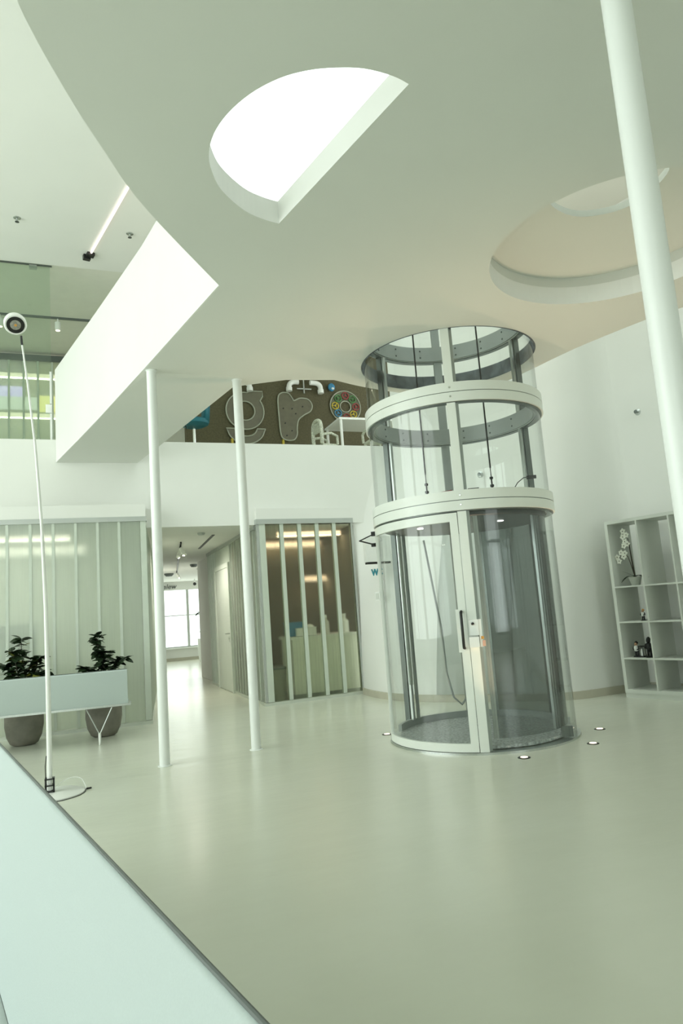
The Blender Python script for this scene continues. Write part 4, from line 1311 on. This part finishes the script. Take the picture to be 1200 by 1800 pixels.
MB().obox(a_, dl, sl, (0, 0, 1), -0.15, -0.085, -0.015, 0.08, -0.07, -0.002).build('bracket_plate', M_black, ld)
tr = thing('track_light', 'dark track with white spots on the upper storey ceiling', 'track light', (-0.6, 11.9, ZC))
MB().box(-4.5, 1.2, 11.88, 11.92, ZC + 0.02, ZC + 0.05).build('rail', M_trim_edgeshade, tr)
for x in (-1.15, -0.83, -0.27):
    s = MB().lathe([(0.045, 0.06), (0.045, 0.20), (0.04, 0.205)], (x, 11.9, ZC + 0.02), 18, (0, 0, -1)).build('spot_head', M_white, tr, True)
    MB().lathe([(0.012, 0.0), (0.012, 0.06)], (x, 11.9, ZC + 0.02), 8, (0, 0, -1)).build('spot_stem', M_white, s)
    MB().lathe([(0.035, 0.206), (0.035, 0.210)], (x, 11.9, ZC + 0.02), 16, (0, 0, -1)).build('spot_lens', M_warm2, s)
cr_ = thing('curtain_rail', 'short dark rail just behind the upper ceiling edge', 'rail', (-0.6, 10.12, ZC))
MB().box(-4.5, -0.30, 10.11, 10.14, ZC + 0.034, ZC + 0.049).build('rail', M_trim_edgeshade, cr_)
MB().box(-0.60, -0.50, 10.10, 10.16, ZC - 0.02, ZC + 0.033).build('carriage', M_header, cr_)

# ================================================================== UPPER STOREY, LEFT
ug = thing('glass_balustrade', 'frameless green-tinted glass sheet on the upper floor edge', 'glass', (-2, 10.05, 3.925))
MB().box(-4.5, -0.325, 10.06, 10.075, 3.93, ZC - 0.01).build('pane', M_pane, ug)
MB().box(-0.40, -0.318, 10.03, 10.10, 4.32, 4.44).build('clamp', M_white, ug)
MB().box(-0.345, -0.318, 10.03, 10.11, 3.93, 4.31).build('edge_post', M_lacq, ug)
MB().box(-0.345, -0.318, 10.03, 10.11, 4.45, 4.92).build('edge_post', M_lacq, ug)
uw = thing('glass_partition', 'upper storey channel-glass wall with coloured light behind it', 'partition', (-1, 13.6, 3.9))
channel_wall(uw, (-0.17 - 0.25 * 14, 13.6, 0), (1, 0, 0), (0, -1, 0), 0.25, 3.92, 6.40, M_chanU, 15)
MB().box(-4.0, 0.4, 13.56, 13.70, 6.40, ZC).build('header', M_trim_edgeshade, uw)
lamp_strip('warm light tube behind the upper glass wall, the higher one', (-3.5, 14.0, 6.25), (0.1, 14.0, 6.25), 0.035, M_warmw, 22, (1, 0.93, 0.82), 'upper light tubes')
lamp_strip('warm light tube behind the upper glass wall, the lower one', (-3.5, 14.0, 5.45), (-0.3, 14.0, 5.45), 0.035, M_warmw, 22, (1, 0.93, 0.82), 'upper light tubes')
sc_ = thing('light_screen', 'violet, white and yellow light screen behind the upper glass wall', 'screen', (-1.5, 14.3, 5.6))
MB().box(-3.5, -0.95, 14.3, 14.34, 5.92, 6.12).build('violet_band', M_purple, sc_)
MB().box(-3.5, -0.70, 14.3, 14.34, 5.66, 5.91).build('white_band', M_whitepan, sc_)
MB().box(-0.69, -0.10, 14.3, 14.34, 5.62, 5.95).build('yellow_band', M_yell, sc_)

# ================================================================== UPPER STOREY, RIGHT: PLAY AREA
mb = MB().box(1.90, 7.5, 12.5, 12.7, 3.9, ZC)
cw = struct(mb.build('wall_cork', M_cork), 'brown cork wall of the upper play area', 'wall')
YC = 12.5
def outline_letter(name, label, pts, holes, z=0):
    t = thing(name, label, 'letter', (sum(p[0] for p in pts) / len(pts), YC, min(p[1] for p in pts)), 'big outline letters on the cork wall')
    lo = slab('letter_face', M_letter, [pts] + holes, lambda x, y: 0.0, 0.02)
    lo.matrix_basis = Matrix(((1, 0, 0, 0), (0, 0, -1, YC - 0.001), (0, 1, 0, 0), (0, 0, 0, 1)))
    attach(lo, t)
    for lp_ in [pts] + holes:
        mb = MB()
        q_ = [(x, YC - 0.03, zz) for x, zz in lp_]
        mb.tube(q_ + [q_[0], q_[1]], 0.013, 6)
        mb.build('letter_edge', M_lettere, t)
    return t
# letter g
gcx, gcz = 3.03, 5.22
ringo = [(gcx + 0.37 * math.cos(2 * PI * k / 40), gcz + 0.37 * math.sin(2 * PI * k / 40)) for k in range(40)]
ringo = [p for p in ringo if not (p[0] > gcx + 0.25 and p[1] > gcz + 0.22)]
gi = next(i for i, p in enumerate(ringo) if p[1] > gcz + 0.27)
ringo = ringo[:gi] + [(gcx + 0.31, gcz + 0.22), (gcx + 0.36, gcz + 0.30), (gcx + 0.36, gcz + 0.40), (gcx + 0.12, gcz + 0.40)] + [p for p in ringo[gi:] if not (p[0] > gcx + 0.1 and p[1] > gcz + 0.2)]
outline_letter('wall_letter', 'upper bowl of the outlined letter g on the cork wall', ringo, [[(gcx + 0.19 * math.cos(2 * PI * k / 28), gcz + 0.19 * math.sin(2 * PI * k / 28)) for k in range(28)]])
tailo = [(gcx + 0.38, gcz - 0.355)] + [(gcx + 0.36 * math.cos(-PI * k / 16), gcz - 0.355 + 0.30 * math.sin(-PI * k / 16)) for k in range(1, 16)] + [(gcx - 0.38, gcz - 0.355), (gcx - 0.23, gcz - 0.355)] + [(gcx + 0.21 * math.cos(-PI * k / 12), gcz - 0.355 + 0.15 * math.sin(-PI * k / 12)) for k in range(11, 0, -1)] + [(gcx + 0.22, gcz - 0.355)]
outline_letter('wall_letter', 'crescent tail of the outlined letter g on the cork wall', tailo, [])
# letter r
rp = spline([(3.72, 4.759), (3.70, 5.149), (3.70, 5.503), (3.78, 5.614), (3.92, 5.614), (4.00, 5.503), (4.03, 5.466), (4.16, 5.521), (4.32, 5.503), (4.40, 5.391), (4.36, 5.261), (4.22, 5.177), (4.10, 5.075), (4.06, 4.917), (4.05, 4.777), (3.98, 4.666), (3.82, 4.656)], True, 4)
lr = outline_letter('wall_letter', 'outlined rounded letter r on the cork wall', rp, [])
for x, z in ((3.80, 5.3), (3.82, 5.0), (3.84, 4.75), (3.98, 5.3), (4.2, 5.35), (4.05, 5.2), (3.95, 4.85)):
    MB().lathe([(0.014, 0), (0.014, 0.012)], (x, YC - 0.022, z), 8, (0, -1, 0)).build('peg', M_black, lr)
# wheel board
wc = (5.118, 5.385)
w8 = thing('wheel_board', 'round play board with coloured wheels on the cork wall', 'play board', (wc[0], YC, wc[1] - 0.33))
ao = [(wc[0] + 0.33 * math.cos(2 * PI * k / 48), wc[1] + 0.33 * math.sin(2 * PI * k / 48)) for k in range(48)]
ai = [(wc[0] + 0.115 * math.cos(2 * PI * k / 32), wc[1] + 0.115 * math.sin(2 * PI * k / 32)) for k in range(32)]
lo = slab('board', mat('play_board_green', (0.13, 0.14, 0.085), 0.5, var=0.3, scale=4), [ao, ai], lambda x, y: 0.0, 0.02)
lo.matrix_basis = Matrix(((1, 0, 0, 0), (0, 0, -1, YC - 0.001), (0, 1, 0, 0), (0, 0, 0, 1)))
attach(lo, w8)
for r_ in (0.33, 0.115):
    q_ = [(wc[0] + r_ * math.cos(2 * PI * k / 40), YC - 0.03, wc[1] + r_ * math.sin(2 * PI * k / 40)) for k in range(41)]
    MB().tube(q_, 0.011, 6, False).build('rim', M_lettere, w8)
for a, mm_ in ((88, M_red), (45, M_green), (0, M_red), (-45, M_yellow), (-88, M_red), (-140, M_blue), (178, M_yellow), (133, M_green)):
    cx = wc[0] + 0.225 * math.cos(R(a)); cz = wc[1] + 0.225 * math.sin(R(a))
    q_ = [(cx + 0.07 * math.cos(2 * PI * k / 20), YC - 0.04, cz + 0.07 * math.sin(2 * PI * k / 20)) for k in range(21)]
    wh = MB().tube(q_, 0.011, 6, False)
    for k in range(3):
        b = R(a) + k * 2 * PI / 3
        wh.tube([(cx, YC - 0.04, cz), (cx + 0.07 * math.cos(b), YC - 0.04, cz + 0.07 * math.sin(b))], 0.008, 5)
    wh.lathe([(0.02, 0), (0.018, 0.025)], (cx, YC - 0.03, cz), 10, (0, -1, 0))
    wh.build('wheel', mm_, w8)
# pipes
def pipe(label, pts, r=0.05):
    t = thing('wall_pipe', label, 'pipe', pts[-1], 'white play pipes on the cork wall')
    sm = spline(pts, False, 8)
    MB().tube(sm, r, 14).build('elbow', M_white, t, True)
    d = (Vector(sm[-1]) - Vector(sm[-2])).normalized()
    MB().tube([Vector(sm[-1]) - d * 0.07, Vector(sm[-1]) + d * 0.005], r + 0.012, 14).build('pipe_socket', M_white, t, True)
pipe('white pipe elbow above the letter r, the one on the left', [(4.12, 12.40, 5.83), (4.0, 12.40, 5.82), (3.93, 12.40, 5.76), (3.92, 12.40, 5.64)])
pipe('white pipe elbow with a flared end above the letter r', [(4.36, 12.40, 5.83), (4.50, 12.40, 5.82), (4.57, 12.40, 5.76), (4.58, 12.40, 5.62)])
pipe('white pipe elbow behind the column, over the letter g', [(2.95, 12.40, 5.78), (3.05, 12.40, 5.77), (3.12, 12.40, 5.71), (3.13, 12.40, 5.60)])
rd = thing('pipe_rod', 'thin grey rod hanging between the two pipe elbows', 'rod', (4.24, 12.45, 5.6))
MB().box(4.10, 4.40, 12.44, 12.47, 5.70, 5.72).build('cross_bar', M_header, rd)
MB().box(4.235, 4.255, 12.44, 12.47, 5.62, 5.95).build('rod', M_header, rd)
w = MB().ball((4.83, 12.44, 5.77), 0.075, 14, (1, 0.7, 1.15)).build('wall_ornament', M_blue, None, True)
tag(w, 'small blue ornament on the cork wall above the wheel board', 'ornament')
MB().ball((4.84, 12.39, 5.73), 0.03, 10, (1, 0.6, 0.8)).build('ornament_face', M_white, w, True)
for x in (2.72, 3.72):
    w = MB().box(x, x + 0.04, 12.40, 12.46, 4.2, 4.62).build('yellow_stick', M_yellow)
    tag(w, 'yellow stick below the letter %s on the cork wall' % ('g' if x < 3 else 'r'), 'stick')
    MB().ball((x + 0.02, 12.43, 4.63), 0.028, 8).build('knob', M_yellow, w, True)
# table with toddler chairs
tb = thing('play_table', 'white play table beside the elevator on the upper floor', 'table', (4.95, 11.5, 3.9))
MB().box(4.42, 5.9, 11.1, 11.9, 4.70, 4.74).build('table_top', M_white, tb)
for x, y in ((4.46, 11.14), (5.86, 11.14), (4.46, 11.86), (5.86, 11.86)):
    MB().tube([(x, y, 3.9), (x, y, 4.70)], 0.026, 10).build('leg', M_white, tb)
w = MB().obox((4.98, 11.2, 4.742), Vector((0.9, 0.1, 0.42)), (0, 1, 0), Vector((-0.42, 0, 0.9)), 0, 0.25, 0, 0.12, 0, 0.025).build('wooden_block', M_wood)
tag(w, 'tilted wooden block on the white play table', 'toy')
MB().obox((4.98, 11.2, 4.742), Vector((0.9, 0.1, 0.42)), (0, 1, 0), Vector((-0.42, 0, 0.9)), 0.14, 0.26, 0, 0.12, 0.026, 0.06).build('white_cap', M_white, w)
def kid_chair(label, x, y, rot):
    t = thing('toddler_chair', label, 'chair', (x, y, 3.9), 'speckled white toddler chairs')
    Mx = Matrix.Translation((x, y, 3.9)) @ Matrix.Rotation(rot, 4, 'Z')
    def put(name, mb):
        mb.v = [tuple(Mx @ Vector(p)) for p in mb.v]
        mb.build(name, M_dots, t, True)
    put('seat', MB().box(-0.16, 0.16, -0.15, 0.15, 0.30, 0.34))
    back = spline([(-0.15, 0.34), (-0.16, 0.55), (-0.13, 0.72), (-0.05, 0.78), (0.05, 0.78), (0.13, 0.72), (0.16, 0.55), (0.15, 0.34)], False, 4)
    put('backrest', MB().tube([(a, 0.16, b) for a, b in back], 0.035, 8).box(-0.12, 0.12, 0.145, 0.17, 0.55, 0.74))
    for a, b in ((-0.14, -0.13), (0.14, -0.13), (-0.14, 0.13), (0.14, 0.13)):
        put('leg', MB().tube([(a * 1.1, b * 1.1, 0), (a, b, 0.31)], [0.024, 0.03], 8))
    for sg in (-1, 1):
        put('armrest', MB().tube([(sg * 0.17, 0.15, 0.5), (sg * 0.18, -0.02, 0.53), (sg * 0.18, -0.14, 0.48), (sg * 0.17, -0.15, 0.33)], 0.024, 8))
kid_chair('speckled white toddler chair left of the play table', 4.18, 11.25, R(100))
kid_chair('speckled white toddler chair in front of the play table', 4.98, 10.85, R(180))
# teal swivel chair
tc_ = thing('swivel_chair', 'teal swivel chair at the left end of the cork wall', 'chair', (1.90, 11.6, 3.9))
MB().lathe([(0.16, 0.72), (0.25, 0.76), (0.27, 0.82), (0.24, 0.84)], (1.90, 11.6, 3.9), 24).build('seat', M_teal, tc_, True)
bkp = []
for k in range(9):
    a = R(-50 + 100 * k / 8)
    bkp.append((1.90 + 0.27 * math.cos(a), 11.6 + 0.27 * math.sin(a)))
mb = MB()
vs = []
for x, y in bkp:
    vs += [(x, y, 4.70), (x + 0.02, y, 4.98), (x + 0.04, y, 5.14)]
mb.add(vs, [(i * 3 + k, i * 3 + 3 + k, i * 3 + 4 + k, i * 3 + 1 + k) for i in range(8) for k in (0, 1)])
bo_ = mb.build('backrest', M_teal, tc_, True)
md = bo_.modifiers.new('thickness', 'SOLIDIFY')
md.thickness = 0.03
MB().lathe([(0.045, 0.10), (0.045, 0.40), (0.025, 0.41), (0.025, 0.72)], (1.90, 11.6, 3.9), 14).build('gas_lift', M_chrome, tc_, True)
for k in range(5):
    a = R(72 * k + 10)
    MB().tube([(1.90, 11.6, 4.02), (1.90 + 0.28 * math.cos(a), 11.6 + 0.28 * math.sin(a), 3.96)], [0.025, 0.018], 8).build('base_arm', M_black, tc_)
    MB().ball((1.90 + 0.28 * math.cos(a), 11.6 + 0.28 * math.sin(a), 3.93), 0.03, 8).build('castor', M_black, tc_)
MB().tube([(1.72, 11.5, 4.62), (1.74, 11.45, 4.58), (1.74, 11.42, 4.52)], 0.008, 6).build('lever', M_black, tc_)
